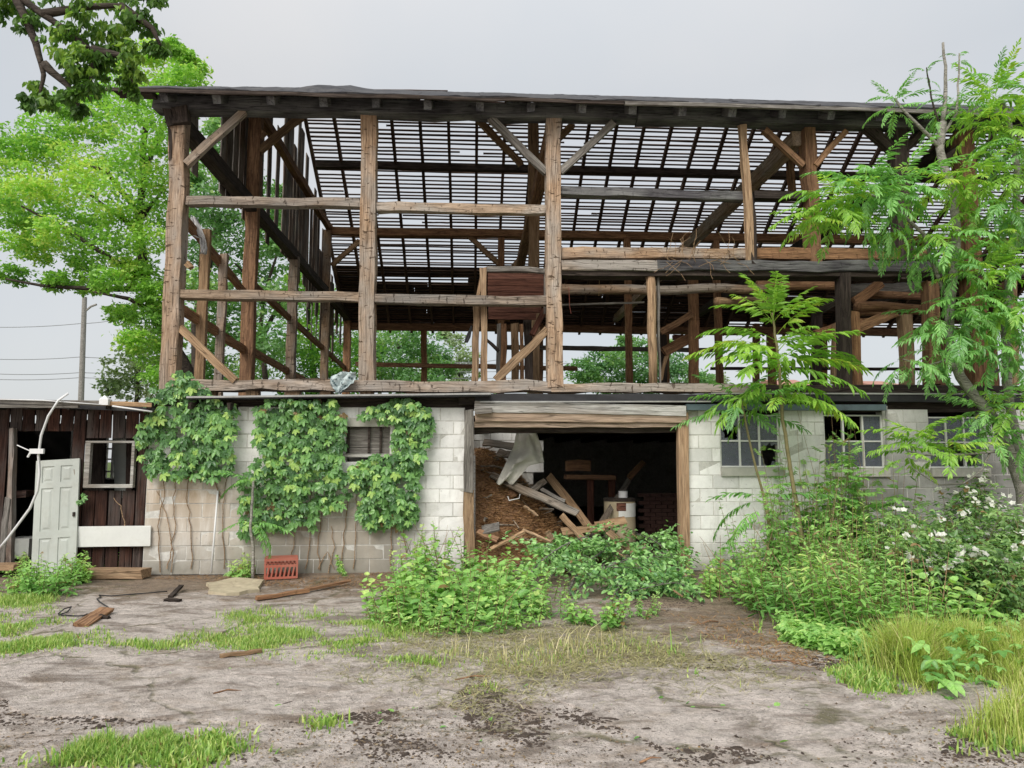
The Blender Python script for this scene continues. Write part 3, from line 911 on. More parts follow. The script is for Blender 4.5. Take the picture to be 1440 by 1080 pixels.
def mat_ground():
    m, N, L, out = new_mat('dirt_and_worn_concrete')
    geo = N.new('ShaderNodeNewGeometry'); pos = geo.outputs['Position']
    big = n_noise(N, L, pos, .55, 6, .62, .3)
    mid = n_noise(N, L, n_map(N, L, pos, (1, 1.6, 1)), 2.1, 7, .68, .4)
    fine = n_noise(N, L, pos, 24, 5, .7)
    grit = n_noise(N, L, pos, 110, 2, .6)
    dry = n_mix(N, L, fine, (0.47, 0.40, 0.355), (0.80, 0.725, 0.665))
    soil = n_mix(N, L, fine, (0.20, 0.148, 0.108), (0.43, 0.335, 0.25))
    sep = N.new('ShaderNodeSeparateXYZ'); L.new(pos, sep.inputs[0])
    u = N.new('ShaderNodeMapRange'); u.inputs[1].default_value = -2.6; u.inputs[2].default_value = -.2; L.new(sep.outputs[1], u.inputs[0])   # trodden soil nearer the wall
    v = N.new('ShaderNodeMapRange'); v.inputs[1].default_value = .2; v.inputs[2].default_value = 2.2; L.new(sep.outputs[0], v.inputs[0])
    v2 = N.new('ShaderNodeMapRange'); v2.inputs[1].default_value = -5.2; v2.inputs[2].default_value = -3.2; L.new(sep.outputs[1], v2.inputs[0])
    w = n_math(N, L, 'MAXIMUM', n_math(N, L, 'MULTIPLY', u.outputs[0], .75), n_math(N, L, 'MULTIPLY', n_math(N, L, 'MULTIPLY', v.outputs[0], v2.outputs[0]), .6))
    f = n_math(N, L, 'ADD', n_math(N, L, 'MULTIPLY', mid, .75), n_math(N, L, 'ADD', n_math(N, L, 'MULTIPLY', big, .35), n_math(N, L, 'MULTIPLY', w, .38)))
    col = n_mix(N, L, n_ramp(N, L, f, [(0.55, 0.0), (0.72, 1.0)]), dry, soil)
    rub = n_noise(N, L, pos, 8.5, 7, .78, .3)
    col = n_mix(N, L, 1.0, col, n_ramp(N, L, rub, [(0.34, .62), (0.5, 1.0), (0.68, 1.2)]), 'MULTIPLY')
    stain = n_noise(N, L, n_map(N, L, pos, (1, 2.2, 1), (4, 2, 0)), 1.3, 6, .7, .6)
    col = n_mix(N, L, n_ramp(N, L, stain, [(0.50, 0.0), (0.62, .72)]), col, (0.20, 0.16, 0.13))
    moss = n_noise(N, L, pos, 3.3, 6, .75)
    col = n_mix(N, L, n_ramp(N, L, moss, [(0.58, 0.0), (0.70, .5)]), col, (0.21, 0.20, 0.11))
    col = n_mix(N, L, n_ramp(N, L, grit, [(0.3, .22), (0.52, 0.0)]), col, (0.10, 0.085, 0.07))
    warp = N.new('ShaderNodeVectorMath'); warp.operation = 'ADD'
    wn_ = N.new('ShaderNodeTexNoise'); wn_.inputs['Scale'].default_value = 1.8; wn_.inputs['Detail'].default_value = 5; L.new(pos, wn_.inputs['Vector'])
    L.new(pos, warp.inputs[0]); L.new(wn_.outputs['Color'], warp.inputs[1])
    vo = N.new('ShaderNodeTexVoronoi'); vo.feature = 'DISTANCE_TO_EDGE'; vo.inputs['Scale'].default_value = .42; L.new(warp.outputs[0], vo.inputs['Vector'])
    crack = n_ramp(N, L, vo.outputs['Distance'], [(0.006, 1.0), (0.02, 0.0)])
    crack = n_math(N, L, 'MULTIPLY', crack, n_ramp(N, L, mid, [(0.42, .0), (0.58, .8)]))
    col = n_mix(N, L, crack, col, (0.17, 0.16, 0.09))
    gv = N.new('ShaderNodeTexVoronoi'); gv.inputs['Scale'].default_value = 46; L.new(pos, gv.inputs['Vector'])
    gvm = n_math(N, L, 'MULTIPLY', n_ramp(N, L, gv.outputs['Distance'], [(0.16, 1.0), (0.3, 0.0)]), n_ramp(N, L, n_noise(N, L, pos, 2.6, 4, .7), [(0.38, 0.0), (0.55, .9)]))
    gcol = N.new('ShaderNodeRGBToBW'); L.new(gv.outputs['Color'], gcol.inputs[0])
    col = n_mix(N, L, gvm, col, n_mix(N, L, gcol.outputs[0], (0.16, 0.135, 0.115), (0.62, 0.57, 0.51)))
    far = N.new('ShaderNodeMapRange'); far.inputs[1].default_value = 1.0; far.inputs[2].default_value = 18.0; L.new(sep.outputs[1], far.inputs[0])
    col = n_mix(N, L, far.outputs[0], col, n_mix(N, L, mid, (0.06, 0.10, 0.03), (0.13, 0.17, 0.05)))
    h = n_math(N, L, 'ADD', n_math(N, L, 'MULTIPLY', grit, .6), n_math(N, L, 'ADD', fine, n_math(N, L, 'ADD', n_math(N, L, 'MULTIPLY', mid, 2.4), n_math(N, L, 'MULTIPLY', rub, 1.8))))
    h = n_math(N, L, 'ADD', h, n_math(N, L, 'SUBTRACT', n_math(N, L, 'MULTIPLY', gvm, .8), n_math(N, L, 'MULTIPLY', crack, 1.5)))
    principled(N, L, out, col, .92, n_bump(N, L, h, .9, .03), .15)
    return m


M_GROUND = mat_ground()
gx = np.concatenate([[-1500, -400, -100, -40, -20, -13], np.arange(-10, 10.01, .07), [13, 20, 40, 100, 400, 1500]])
gy = np.concatenate([[-600, -100, -40, -20, -14], np.arange(-11, .61, .07), [1.5, 4, 9, 16, 30, 60, 140, 400, 2000]])
XX, YY = np.meshgrid(gx, gy)
ZZ = ground_z(XX, YY)
nx_, ny_ = len(gx), len(gy)
idx = (np.arange(ny_ - 1)[:, None] * nx_ + np.arange(nx_ - 1)[None, :]).ravel()
GF = np.stack([idx, idx + 1, idx + nx_ + 1, idx + nx_], 1)
obj('ground', mesh_np('ground', np.stack([XX.ravel(), YY.ravel(), ZZ.ravel()], 1), GF, M_GROUND, smooth=True), kind='structure')

M_SLAB = mat_plain('worn_concrete', (0.54, 0.495, 0.45), .9, .4, 22, (0.24, 0.20, 0.165), .7, .7, dscale=2.2)
M_SLAB2 = mat_plain('buff_concrete', (0.50, 0.43, 0.30), .9, .25, 9, (0.3, 0.24, 0.17), .5, .4)


def slab(name, pts, mat, th=.018, seed=1):
    """A worn slab with a crumbled outline lying on the ground."""
    r = random.Random(seed)
    ring = []
    for (a, b) in zip(pts, pts[1:] + pts[:1]):
        p, q = G(*a), G(*b)
        n = max(2, int((q - p).length / .12))
        for k in range(n):
            t = k / n
            ring.append(p.lerp(q, t) + Vector((r.gauss(0, .015), r.gauss(0, .015), 0)))
    c = sum(ring, Vector()) / len(ring)
    V, F = [], []
    n = len(ring)
    steps = [1.0, .985, .8, .6, .4, .2]
    for si, s in enumerate(steps):
        for p in ring:
            q = c.lerp(p, s)
            V.append((q.x, q.y, float(ground_z(q.x, q.y)) + (th + .004 if si else -.03) + (r.gauss(0, .002) if si else 0)))
    V.append((c.x, c.y, float(ground_z(c.x, c.y)) + th + .004))
    for s in range(len(steps) - 1):
        for k in range(n):
            a, b = s * n + k, s * n + (k + 1) % n
            F.append((a, b, b + n, a + n))
    o = (len(steps) - 1) * n
    for k in range(n): F.append((o + k, o + (k + 1) % n, len(V) - 1))
    me = bpy.data.meshes.new(name); me.from_pydata(V, [], F); me.update()
    return obj(name, me, mat, None, None, kind='structure')


slab('concrete_slab', [(8, 892), (100, 862), (130, 832), (330, 838), (362, 850), (335, 880), (300, 898), (120, 905)], M_GROUND, .012, 3)
slab('concrete_slab', [(-60, 955), (70, 912), (330, 915), (560, 905), (690, 930), (640, 985), (360, 1020), (40, 1010)], M_GROUND, .008, 4)
slab('concrete_slab', [(292, 822), (330, 814), (371, 818), (362, 830), (318, 838), (296, 836)], M_SLAB2, .035, 5)
slab('concrete_slab', [(430, 886), (500, 876), (548, 882), (540, 897), (470, 904)], M_GROUND, .016, 6)
slab('concrete_slab', [(770, 975), (880, 938), (1060, 950), (1290, 985), (1200, 1040), (930, 1050)], M_GROUND, .006, 8)

# ================================================================== LEAN-TO SHED at the left
shed = empty('lean_to_shed', (-6.6, 0.6, 0), 'low dark board shed with flat felt roof beside the creeper wall', 'shed')
SX0, SX1 = P(-150, 700, 0).x, XA - .03


def shed_board(px0, px1, top, bot, mat=W_SHED, Y=.06, label=None):
    a = P(px0, 700, Y).x; b = P(px1, 700, Y).x
    z1 = P((px0 + px1) / 2, top, Y).z; z0 = max(-.05, P((px0 + px1) / 2, bot, Y).z)
    timber('wall_board', ((a + b) / 2, Y, z0), ((a + b) / 2 + R.gauss(0, .008), Y, z1), b - a - .008, .025, mat, shed, .004, depth_dir=(0, 1, 0), n=4, label=label)


# boards: full height, over and under the window, over the door
for (a, b) in ((-150, -132), (-131, -112), (-111, -90), (-89, -70), (-69, -50), (-49, -30), (-29, -10), (-9, 6)): shed_board(a, b, 572, 830)
for (a, b) in ((7, 24), (25, 42), (43, 60), (61, 78), (79, 97)): shed_board(a, b, 572, 606)
shed_board(98, 116, 572, 812)
for (a, b) in ((117, 134), (135, 152), (153, 171), (172, 190)):
    shed_board(a, b, 572, 616); shed_board(a, b, 690, 806)
shed_board(191, 205, 572, 806)
timber('corner_post', P(14, 800, -.02), P(19, 602, -.02), .07, .1, W_BOARD, shed, .008)
timber('corner_post', P(2, 800, -.05), P(14, 700, -.05), .07, .06, W_GREY, shed, .02)
timber('shelf_board', P(20, 695, .4), P(42, 695, .4), .09, .2, W_SHED, shed)
mm = MB(); p, q = P(8, 785, .35), P(44, 757, .35); mm.box((p.x, .3, p.z), (q.x, .7, q.z)); mm.build('white_box', M_WHITE, shed)
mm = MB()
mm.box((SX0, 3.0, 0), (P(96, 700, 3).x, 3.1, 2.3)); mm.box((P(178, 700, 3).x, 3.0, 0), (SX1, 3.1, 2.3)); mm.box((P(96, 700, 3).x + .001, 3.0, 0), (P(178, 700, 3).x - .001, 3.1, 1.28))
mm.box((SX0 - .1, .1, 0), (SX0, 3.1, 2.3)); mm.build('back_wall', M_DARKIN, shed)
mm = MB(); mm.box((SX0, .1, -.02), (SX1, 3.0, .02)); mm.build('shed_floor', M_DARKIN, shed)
# back window seen through the front one
wx0, wx1 = P(146, 700, 3).x, P(166, 700, 3).x
z0, z1 = P(156, 663, 3).z, P(156, 620, 3).z
bx0, bx1 = P(96, 700, 3).x, P(178, 700, 3).x
wf = MB(); wf.box((bx0, 2.97, 1.28), (bx1, 3.03, 1.31)); bwn = wf.build('back_window', M_WHITE, shed)
for x in (bx0 + .02, wx0, (wx0 + wx1) / 2, wx1):
    wf = MB(); wf.box((x - .02, 2.97, 1.312), (x + .02, 3.03, 2.25)); wf.build('muntin', M_WHITE, bwn)
for z in (z0, z0 + (z1 - z0) * .4, z0 + (z1 - z0) * .74, z1):
    wf = MB(); wf.box((wx0 + .021, 2.975, z - .015), (wx1 - .021, 3.025, z + .015)); wf.build('muntin', M_WHITE, bwn)
timber('inner_post', P(171, 700, 1.5) * 1, P(171, 590, 1.5), .2, .1, M_DOOR, shed)
timber('inner_post', P(134, 700, 1.2), P(134, 590, 1.2), .3, .04, W_DARK, shed)
timber('inner_post', P(183, 700, 1.2), P(183, 590, 1.2), .1, .06, W_SHED, shed)
# front window frame
p, q = P(118, 686, -.02), P(191, 620, -.02)
t = .055
wf = MB()
wf.box((p.x, -.05, p.z), (q.x, .03, p.z + .05)); wf.box((p.x, -.05, q.z - .03), (q.x, .03, q.z))
wf.box((p.x, -.048, p.z + .05), (p.x + .07, .028, q.z - .03)); wf.box((q.x - .04, -.048, p.z + .05), (q.x, .028, q.z - .03))
wfo = wf.build('window_frame', M_WHITEW, shed)
# white board nailed across, lower boards and threshold
wb = timber('cross_board', P(89, 755, -.04), P(212, 753.5, -.04), .285, .025, M_WHITE, shed, .002, label='wide white painted board nailed across below the window')
timber('threshold', P(122, 806, -.25), P(205, 806, -.25), .12, .3, W_TAN, shed)
timber('threshold', P(-60, 797, -.2), P(24, 797, -.2), .08, .2, W_TAN, shed)
# roof
zr0, zr1 = P(0, 562, -.45).z, P(205, 572, -.3).z
rf = MB()
xa, xb = SX0 - .2, P(212, 575, -.35).x
rf.add([(xa, -.45, 2.50), (xb, -.30, 2.36), (xb, 3.2, 2.52), (xa, 3.2, 2.66), (xa, -.45, 2.44), (xb, -.30, 2.30), (xb, 3.2, 2.46), (xa, 3.2, 2.60)],
       [(0, 1, 2, 3), (4, 7, 6, 5), (0, 4, 5, 1), (1, 5, 6, 2), (2, 6, 7, 3), (3, 7, 4, 0)])
rf.build('roof', M_TAR, shed)
fb('eave_fascia', -150, 561, 140, 567, 6.5, W_GREY, -.475, .02, .004, shed)
fb('eave_fascia', -150, 570, 110, 571.5, 4.5, W_GREY, -.46, .03, .004, shed)
fb('eave_fascia', 100, 566, 212, 569, 6, W_TAN, -.44, .02, .006, shed)
for k in range(9):
    x = SX0 + .3 + k * .55
    timber('roof_joist', (x, -.35, 2.38), (x, 3.0, 2.5), .1, .05, W_DARK, shed, depth_dir=(1, 0, 0), n=2)

# ---- the leaning panel door
dz0, dz1 = G(60, 788), None
DM = Matrix.Translation(Vector((P(46, 785, -.12).x, -.14, 0.0))) @ Matrix.Rotation(math.radians(-4.5), 4, 'X') @ Matrix.Rotation(math.radians(-3.6), 4, 'Y')
pd = bpy.data.objects.new('panel_door', None); link(pd, None, DM)
tag(pd, 'pale green six panel door leaning in the dark shed doorway', 'door')
DW, DH = .60, 1.62
m = MB(); m.box((0, .012, 0), (DW, .035, DH)); m.build('door_slab', M_DOOR, pd, DM)
m = MB()
rails = [(0, .1), (.52, .62), (1.22, 1.30), (DH - .09, DH)]
for (a, b) in rails: m.box((0, 0, a), (DW, .012, b))
for (a, b) in ((0, .09), (DW / 2 - .045, DW / 2 + .045), (DW - .09, DW)):
    for (r0, r1) in zip(rails, rails[1:]): m.box((a, 0, r0[1]), (b, .012, r1[0]))
m.build('door_frame_rails', M_DOOR, pd, DM)
for (r0, r1) in zip(rails, rails[1:]):
    for (a, b) in ((.09, DW / 2 - .045), (DW / 2 + .045, DW - .09)):
        m = MB(); g = .025
        m.add([(a + g, .0118, r0[1] + g), (b - g, .0118, r0[1] + g), (b - g, .0118, r1[0] - g), (a + g, .0118, r1[0] - g),
               (a + 2 * g, .003, r0[1] + 2 * g), (b - 2 * g, .003, r0[1] + 2 * g), (b - 2 * g, .003, r1[0] - 2 * g), (a + 2 * g, .003, r1[0] - 2 * g)],
              [(0, 1, 5, 4), (1, 2, 6, 5), (2, 3, 7, 6), (3, 0, 4, 7), (4, 5, 6, 7)])
        m.build('door_panel', M_DOOR, pd, DM)
m = MB(); m.box((.54, -.02, .8), (.57, .0, .86)); m.build('door_latch', W_DARK, pd, DM)

# ---- hanging conduit and its bracket, junction box
m = MB()
pts = [(96, 553, -.5), (82, 563, -.55), (68, 585, -.55), (58, 612, -.5), (54, 640, -.45), (56, 665, -.45), (53, 690, -.45), (42, 715, -.42), (25, 738, -.4), (10, 758, -.4), (-4, 775, -.4)]
m.tube([P(*p) for p in pts], .017, 8)
cd = m.build('conduit', M_PVC, None, None, True, label='bent white conduit drooping from the shed roof past the door', cat='conduit')
m = MB(); m.box((P(42, 640, -.48).x, -.5, P(42, 638, -.48).z), (P(62, 632, -.48).x, -.46, P(62, 631, -.48).z))
br = m.build('bracket', M_PVC, None, None, label='white plastic bracket with a thin spike clipped on the drooping conduit', cat='bracket')
m = MB(); m.tube([P(42, 634, -.47), P(24, 626, -.47)], .008, 6); m.build('bracket_arm', M_PVC, br)
m = MB(); m.tube([P(43, 636, -.47), P(39, 643, -.47)], .014, 6); m.build('bracket_foot', M_PVC, br)
m = MB(); p, q = P(143, 570, -.42), P(156, 562, -.42)
m.box((p.x, -.5, p.z), (q.x, -.38, q.z)); m.add([(p.x, -.5, q.z), (q.x, -.5, q.z), (q.x, -.38, q.z), (p.x, -.38, q.z), (p.x + .04, -.44, q.z + .06)], [(0, 1, 4), (1, 2, 4), (2, 3, 4), (3, 0, 4)])
m.build('junction_box', M_PVC, None, None, label='small white junction box on the edge of the shed roof', cat='junction box')
m = MB(); m.tube([P(-60, 560, -.5), P(60, 563, -.5), P(142, 569, -.5)], .008, 6); m.tube([P(158, 571, -.5), P(214, 579, -.45)], .012, 6)
m.build('roof_cable', M_PVC, None, None, True, label='thin white cable running along the shed eave', cat='cable')

# ---- crate, pipe, ground boards
CX, CY = G(391, 815).x, G(391, 815).y + .15
CM = Matrix.Translation(Vector((CX, CY, .01))) @ Matrix.Rotation(math.radians(14), 4, 'Z')
crate = bpy.data.objects.new('milk_crate', None); link(crate, None, CM); tag(crate, 'faded red plastic milk crate upside down at the creeper wall foot', 'crate')
W, D, H = .44, .34, .275


def crate_side(name, w, M):
    m = MB(); t = .012
    m.box((-w / 2, 0, H - .035), (w / 2, t, H), M); m.box((-w / 2, 0, 0), (w / 2, t, .03), M)
    m.box((-w / 2, .001, .155), (w / 2, t, .19), M)
    for x in (-w / 2 + .012, w / 2 - .012): m.box((x - .012, .0005, .03), (x + .012, t, H - .035), M)
    n = 8
    for k in range(1, n):
        x = -w / 2 + w * k / n
        a = .016
        m.add([M @ Vector(v) for v in ((x - a - .012, .002, .03), (x + a - .022, .002, .03), (x + a, .002, .155), (x - a + .01, .002, .155), (x - a - .012, .010, .03), (x + a - .022, .010, .03), (x + a, .010, .155), (x - a + .01, .010, .155))],
              [(0, 1, 2, 3), (4, 7, 6, 5), (0, 4, 5, 1), (1, 5, 6, 2), (2, 6, 7, 3), (3, 7, 4, 0)])
    n = 9
    for k in range(n):
        for s in (-1, 1):
            x = -w / 2 + w * (k + .5) / n
            c = Matrix.Translation(Vector((x, .006, .222))) @ Matrix.Rotation(s * math.radians(45), 4, 'Y')
            m.box((-.0045, -.003 + s * .0012, -.042), (.0045, .003 + s * .0012, .042), M @ c)
    return m.build(name, M_CRATE, crate, CM)


for (w, T) in ((W, Matrix.Translation(Vector((0, -D / 2, 0)))), (W, Matrix.Rotation(math.pi, 4, 'Z') @ Matrix.Translation(Vector((0, -D / 2, 0)))),
               (D - .03, Matrix.Rotation(math.pi / 2, 4, 'Z') @ Matrix.Translation(Vector((0, -W / 2, 0)))), (D - .03, Matrix.Rotation(-math.pi / 2, 4, 'Z') @ Matrix.Translation(Vector((0, -W / 2, 0))))):
    crate_side('crate_side', w, T)
m = MB(); m.box((-W / 2 + .01, -D / 2 + .01, H - .012), (W / 2 - .01, D / 2 - .01, H - .002)); m.build('crate_base', M_CRATE, crate, CM)
m = MB(); m.tube([P(297, 806, -.22), P(306.5, 690, -.02)], .014, 8)
m.build('pipe', M_PVC, None, None, True, label='thin white pipe leaning against the stained block wall', cat='pipe')


def plank(p0, p1, w, th, mat, label, cat='plank', roll=0.0, name='plank', rough=.006):
    M, L = axis_matrix(p0, p1, (0, 0, 1))
    M = M @ Matrix.Rotation(roll, 4, 'X')
    return obj(name, timber_mesh(name, L, th, w, rough, n=5), mat, None, M, label=label, cat=cat)


def gz(px, py, dz=.03):
    g = G(px, py); g.z = float(ground_z(g.x, g.y)) + dz
    return g


plank(gz(113, 886, .03), gz(150, 864, .06), .14, .035, W_BROWN, 'short dark plank tilted on the grey slab near the cable', roll=.15)
plank(gz(120, 873, .05), gz(153, 874, .03), .05, .03, W_DARK, 'narrow dark stick crossing the tilted plank on the slab')
plank(gz(360, 843, .03), gz(433, 834, .04), .07, .04, W_BROWN, 'long broken brown board lying before the red crate')
plank(gz(430, 833, .03), gz(492, 822, .05), .06, .03, W_BROWN, 'thin dark board continuing from the long broken board')
plank(gz(310, 926, .03), gz(368, 919, .03), .05, .025, W_TAN, 'thin reddish stick lying on the near slab edge')
plank(gz(240, 843, .03), gz(255, 828, .06), .05, .03, W_DARK, 'short black wood chunk standing up on the back slab')
plank(gz(232, 847, .03), gz(254, 847, .03), .08, .03, W_DARK, 'flat black wood chip lying on the back slab')
plank(P(1318, 752, -1.0), P(1452, 815, -2.0), .13, .035, W_GREY, 'long grey plank slanting through the white flowered brambles', roll=.6)
m = MB()
pts = [(82, 866), (90, 860), (100, 857), (95, 864), (82, 868), (110, 870), (140, 866), (152, 858), (140, 850), (136, 846), (142, 843), (139, 838), (156, 840), (176, 838), (212, 835), (235, 833)]
m.tube([gz(x, y, .028) for x, y in pts], .007, 6)
m.build('cable_loop', M_BLACK, None, None, True, label='loose black cable curled on the back slab near the shed', cat='cable')

# ================================================================== INSIDE THE CART BAY
M_STRAW = mat_leaf('straw', (0.20, 0.10, 0.045), (0.42, 0.25, 0.12), .1, .1)
# white lit partition at the left of the bay
pw = MB()
xq = P(672, 690, 1.9).x
for c in range(7, 12):
    for k in range(3):
        x0 = -.05 + k * .4 + (.2 if c % 2 else 0)
        pw.box((x0 + .006, 2.9, c * .2 + .006), (x0 + .394, 3.05, c * .2 + .194))
pb = pw.build('partition_block', M_BLOCK, barn)
pw = MB(); pw.box((-.1, 2.92, 0), (1.15, 3.06, 2.2)); pw.build('partition_wall', M_MORTAR, barn)

# straw heap
hx, hy = np.meshgrid(np.linspace(.06, 2.5, 46), np.linspace(-.15, 2.9, 40))
def heap_z(x, y):
    a = 1.80 * np.exp(-(np.maximum(x - .15, 0) / 1.22) ** 2) * np.clip((y + .13) / 1.6, 0, 1) ** .7
    return (a + .05 * fbm(x, y, 21, 4, 4.0)) * np.clip((y + .14) / .12, 0, 1) - .02
hz_ = heap_z(hx, hy)
n0, n1 = hx.shape
idx = (np.arange(n0 - 1)[:, None] * n1 + np.arange(n1 - 1)[None, :]).ravel()
M_HEAP = mat_plain('straw_bed', (0.24, 0.135, 0.07), .95, .5, 30, (0.12, 0.065, 0.035), .7, .9, dscale=8)
me = mesh_np('straw_heap', np.stack([hx.ravel(), hy.ravel(), hz_.ravel()], 1), np.stack([idx, idx + 1, idx + n1 + 1, idx + n1], 1), M_HEAP, smooth=True)
sh_ = obj('straw_heap', me, label='brown heap of old straw spilling in the left of the cart bay', cat='straw heap', kind='stuff')
n = 12000
sx = NR.uniform(.08, 2.4, n); sy = NR.uniform(-.15, 2.8, n); sz = heap_z(sx, sy) + NR.uniform(0, .03, n)
an = NR.uniform(0, 6.28, n); ln = NR.uniform(.05, .18, n); dz = NR.normal(0, .03, n)
d = np.stack([np.cos(an) * ln, np.sin(an) * ln, dz], 1); c = np.stack([sx, sy, sz], 1)
pv = np.stack([-np.sin(an), np.cos(an), np.full(n, .6)], 1) * .004
V = np.concatenate([c - d / 2 - pv, c + d / 2 - pv, c + d / 2 + pv, c - d / 2 + pv], 1).reshape(-1, 3)
me = mesh_np('straw', V, np.arange(4 * n).reshape(-1, 4), M_STRAW, np.repeat(NR.uniform(0, 1, n), 4))
obj('straw', me, None, sh_, None, kind='stuff')

W_JUNK = mat_wood('dusty_board', (0.34, 0.27, 0.20), (0.17, 0.125, 0.085), (0.25, 0.23, 0.20), var=.25)
for (a, b, w, mt, lab) in (
    ((690, 668, .95), (812, 722, .1), .12, W_JUNK, 'long wide grey plank sliding down the straw heap'),
    ((772, 668, 1.6), (842, 758, .2), .12, W_TAN, 'tan plank leaning steeply beside the long grey plank'),
    ((790, 725, .1), (826, 765, -.1), .09, W_TAN, 'short tan plank end poking from the heap foot'),
    ((824, 768, .0), (884, 676, 2.0), .09, W_JUNK, 'grey board propped up against the drum'),
    ((884, 672, 2.0), (905, 650, 2.6), .1, W_BROWN, 'dim board rising behind the drum'),
    ((838, 740, .2), (880, 732, .2), .16, W_TAN, 'broad tan board lying in front of the drum'),
    ((856, 748, -.1), (890, 776, -.3), .1, W_TAN, 'splintered board tip fallen towards the doorway'),
    ((878, 768, .0), (914, 776, -.1), .12, W_JUNK, 'flat grey board on the bay floor beside the dark corner'),
    ((706, 700, .8), (724, 692, .8), .16, W_BROWN, 'brown board piece half buried under the long plank'),
    ((746, 692, .9), (766, 676, 1.2), .1, W_JUNK, 'short board stub sticking up beside the tarpaulin'),
    ((762, 688, .7), (794, 706, .5), .06, W_GREY, 'slim pale batten on top of the planks'),
    ((672, 747, -.15), (700, 760, -.2), .1, W_BROWN, 'dark board under the tilted tile'),
    ((690, 772, -.2), (738, 748, -.1), .05, W_TAN, 'thin bleached stick lying across the straw'),
    ((735, 745, 0), (775, 762, -.2), .04, W_TAN, 'reddish stick fallen at the heap foot'),
    ((738, 712, .3), (756, 726, .2), .03, W_TAN, 'little stick standing on the straw slope'),
    ((770, 748, -.1), (776, 760, -.1), .12, W_TAN, 'stubby board offcut at the brush edge'),
    ((790, 748, .0), (850, 742, .1), .13, W_TAN, 'low tan board behind the brush leaves'),
    ((680, 622, 1.6), (726, 628, 1.5), .14, W_JUNK, 'upper bleached plank jutting over the heap top'),
    ((700, 636, 1.5), (724, 642, 1.4), .16, W_JUNK, 'broken bleached plank end beneath the upper plank'),
    ((676, 655, 1.2), (700, 645, 1.4), .07, W_GREY, 'small grey lath at the top of the straw'),
):
    plank(P(*a), P(*b), w, .028, mt, lab, roll=R.uniform(.5, 1.0), rough=.008)
m = MB()
p = P(690, 743, -.1)
m.box((-.13, -.1, -.012), (.13, .1, .012), Matrix.Translation(p) @ Matrix.Rotation(.5, 4, 'X') @ Matrix.Rotation(-.25, 4, 'Y'))
m.build('slate_tile', W_GREY, None, None, label='square grey tile tilted on the low straw by the post', cat='tile')
m = MB(); m.tube([P(714, 698, .55), P(716, 704, .5), P(730, 701, .5), P(731, 695, .55)], .009, 6)
m.build('pull_handle', M_PVC, None, None, True, label='white bent wire handle on the straw under the long plank', cat='handle')

m = MB()
for k in range(46):
    x, y = R.uniform(.15, 2.3), R.uniform(-.1, 2.2); a = R.uniform(0, 6.28); l_ = R.uniform(.12, .5)
    z = float(heap_z(np.array([x]), np.array([y]))[0]) + .03
    m.tube([(x - math.cos(a) * l_ / 2, y - math.sin(a) * l_ / 2, z + R.gauss(0, .04)), (x, y, z + .01), (x + math.cos(a) * l_ / 2, y + math.sin(a) * l_ / 2, z + R.gauss(0, .05))], R.uniform(.006, .018), 4)
m.build('stick', W_JUNK, sh_, kind='stuff')

# tarpaulin
M_TARP = mat_plain('grey_tarpaulin', (0.58, 0.565, 0.50), .85, .2, 4, (0.36, 0.34, 0.29), .4, .3)
nu, nv = 18, 26
V, F = [], []
for j in range(nv + 1):
    t = j / nv
    xl = np.interp(t, [0, .35, .7, 1], [727, 722, 709, 698]); xr = np.interp(t, [0, .3, .62, .66, 1], [752, 761, 766, 745, 722])
    for i in range(nu + 1):
        s = i / nu
        x = xl + (xr - xl) * s
        y = 602 + 77 * t + 3 * math.sin(s * 9) * t
        q = P(x, y, 1.0 - .35 * t)
        q.y += .05 * math.sin(s * 7 + t * 3.0) + .03 * math.sin(s * 13 - 9 * t) + .025 * math.sin(s * 4 + 17 * t) + R.gauss(0, .012)
        V.append(q)
for j in range(nv):
    for i in range(nu):
        q = j * (nu + 1) + i
        F.append((q, q + 1, q + nu + 2, q + nu + 1))
me = bpy.data.meshes.new('tarpaulin'); me.from_pydata(V, [], F); me.polygons.foreach_set('use_smooth', [True] * len(F)); me.update()
o = obj('tarpaulin', me, M_TARP, label='crumpled grey tarpaulin hanging over the straw heap', cat='tarpaulin')
sm = o.modifiers.new('thick', 'SOLIDIFY'); sm.thickness = .006

# drum and its can
M_DRUM = mat_plain('fibre_drum', (0.38, 0.32, 0.21), .7, .2, 4, (0.22, 0.15, 0.09), .5, .15)
DC = P(872, 760, 1.3); DC.z = .0
drum = empty('fibre_drum', (DC.x, DC.y, 0), 'tan cardboard drum with white label standing in the dark bay', 'drum')
m = MB()
zt = P(872, 700, 1.3).z
R_ = wpx(44, P(872, 730, 1.3)) / 2
m.tube([(DC.x, DC.y, 0), (DC.x, DC.y, .02), (DC.x, DC.y, zt - .05), (DC.x, DC.y, zt - .045)], [R_ * .97, R_, R_, R_ * .98], 28); m.build('drum_body', M_DRUM, drum, None, True)
m = MB(); m.tube([(DC.x, DC.y, zt - .05), (DC.x, DC.y, zt)], R_ * 1.03, 28); m.build('drum_rim', W_DARK, drum)
m = MB()
n = 10
vs = []
for k in range(n + 1):
    a = math.radians(-105 + 95 * k / n)
    for z in (zt - .30, zt - .08): vs.append((DC.x + math.cos(a) * R_ * 1.012, DC.y + math.sin(a) * R_ * 1.012, z))
m.add(vs, [(2 * k, 2 * k + 2, 2 * k + 3, 2 * k + 1) for k in range(n)]); m.build('drum_label', M_WHITE, drum)
m = MB(); vs = []
for k in range(5):
    a = math.radians(-112 + 34 * k / 4)
    for z in (zt - .2, zt - .07): vs.append((DC.x + math.cos(a) * R_ * 1.02, DC.y + math.sin(a) * R_ * 1.02, z))
m.add(vs, [(2 * k, 2 * k + 2, 2 * k + 3, 2 * k + 1) for k in range(4)]); m.build('drum_sticker', W_RED, drum)
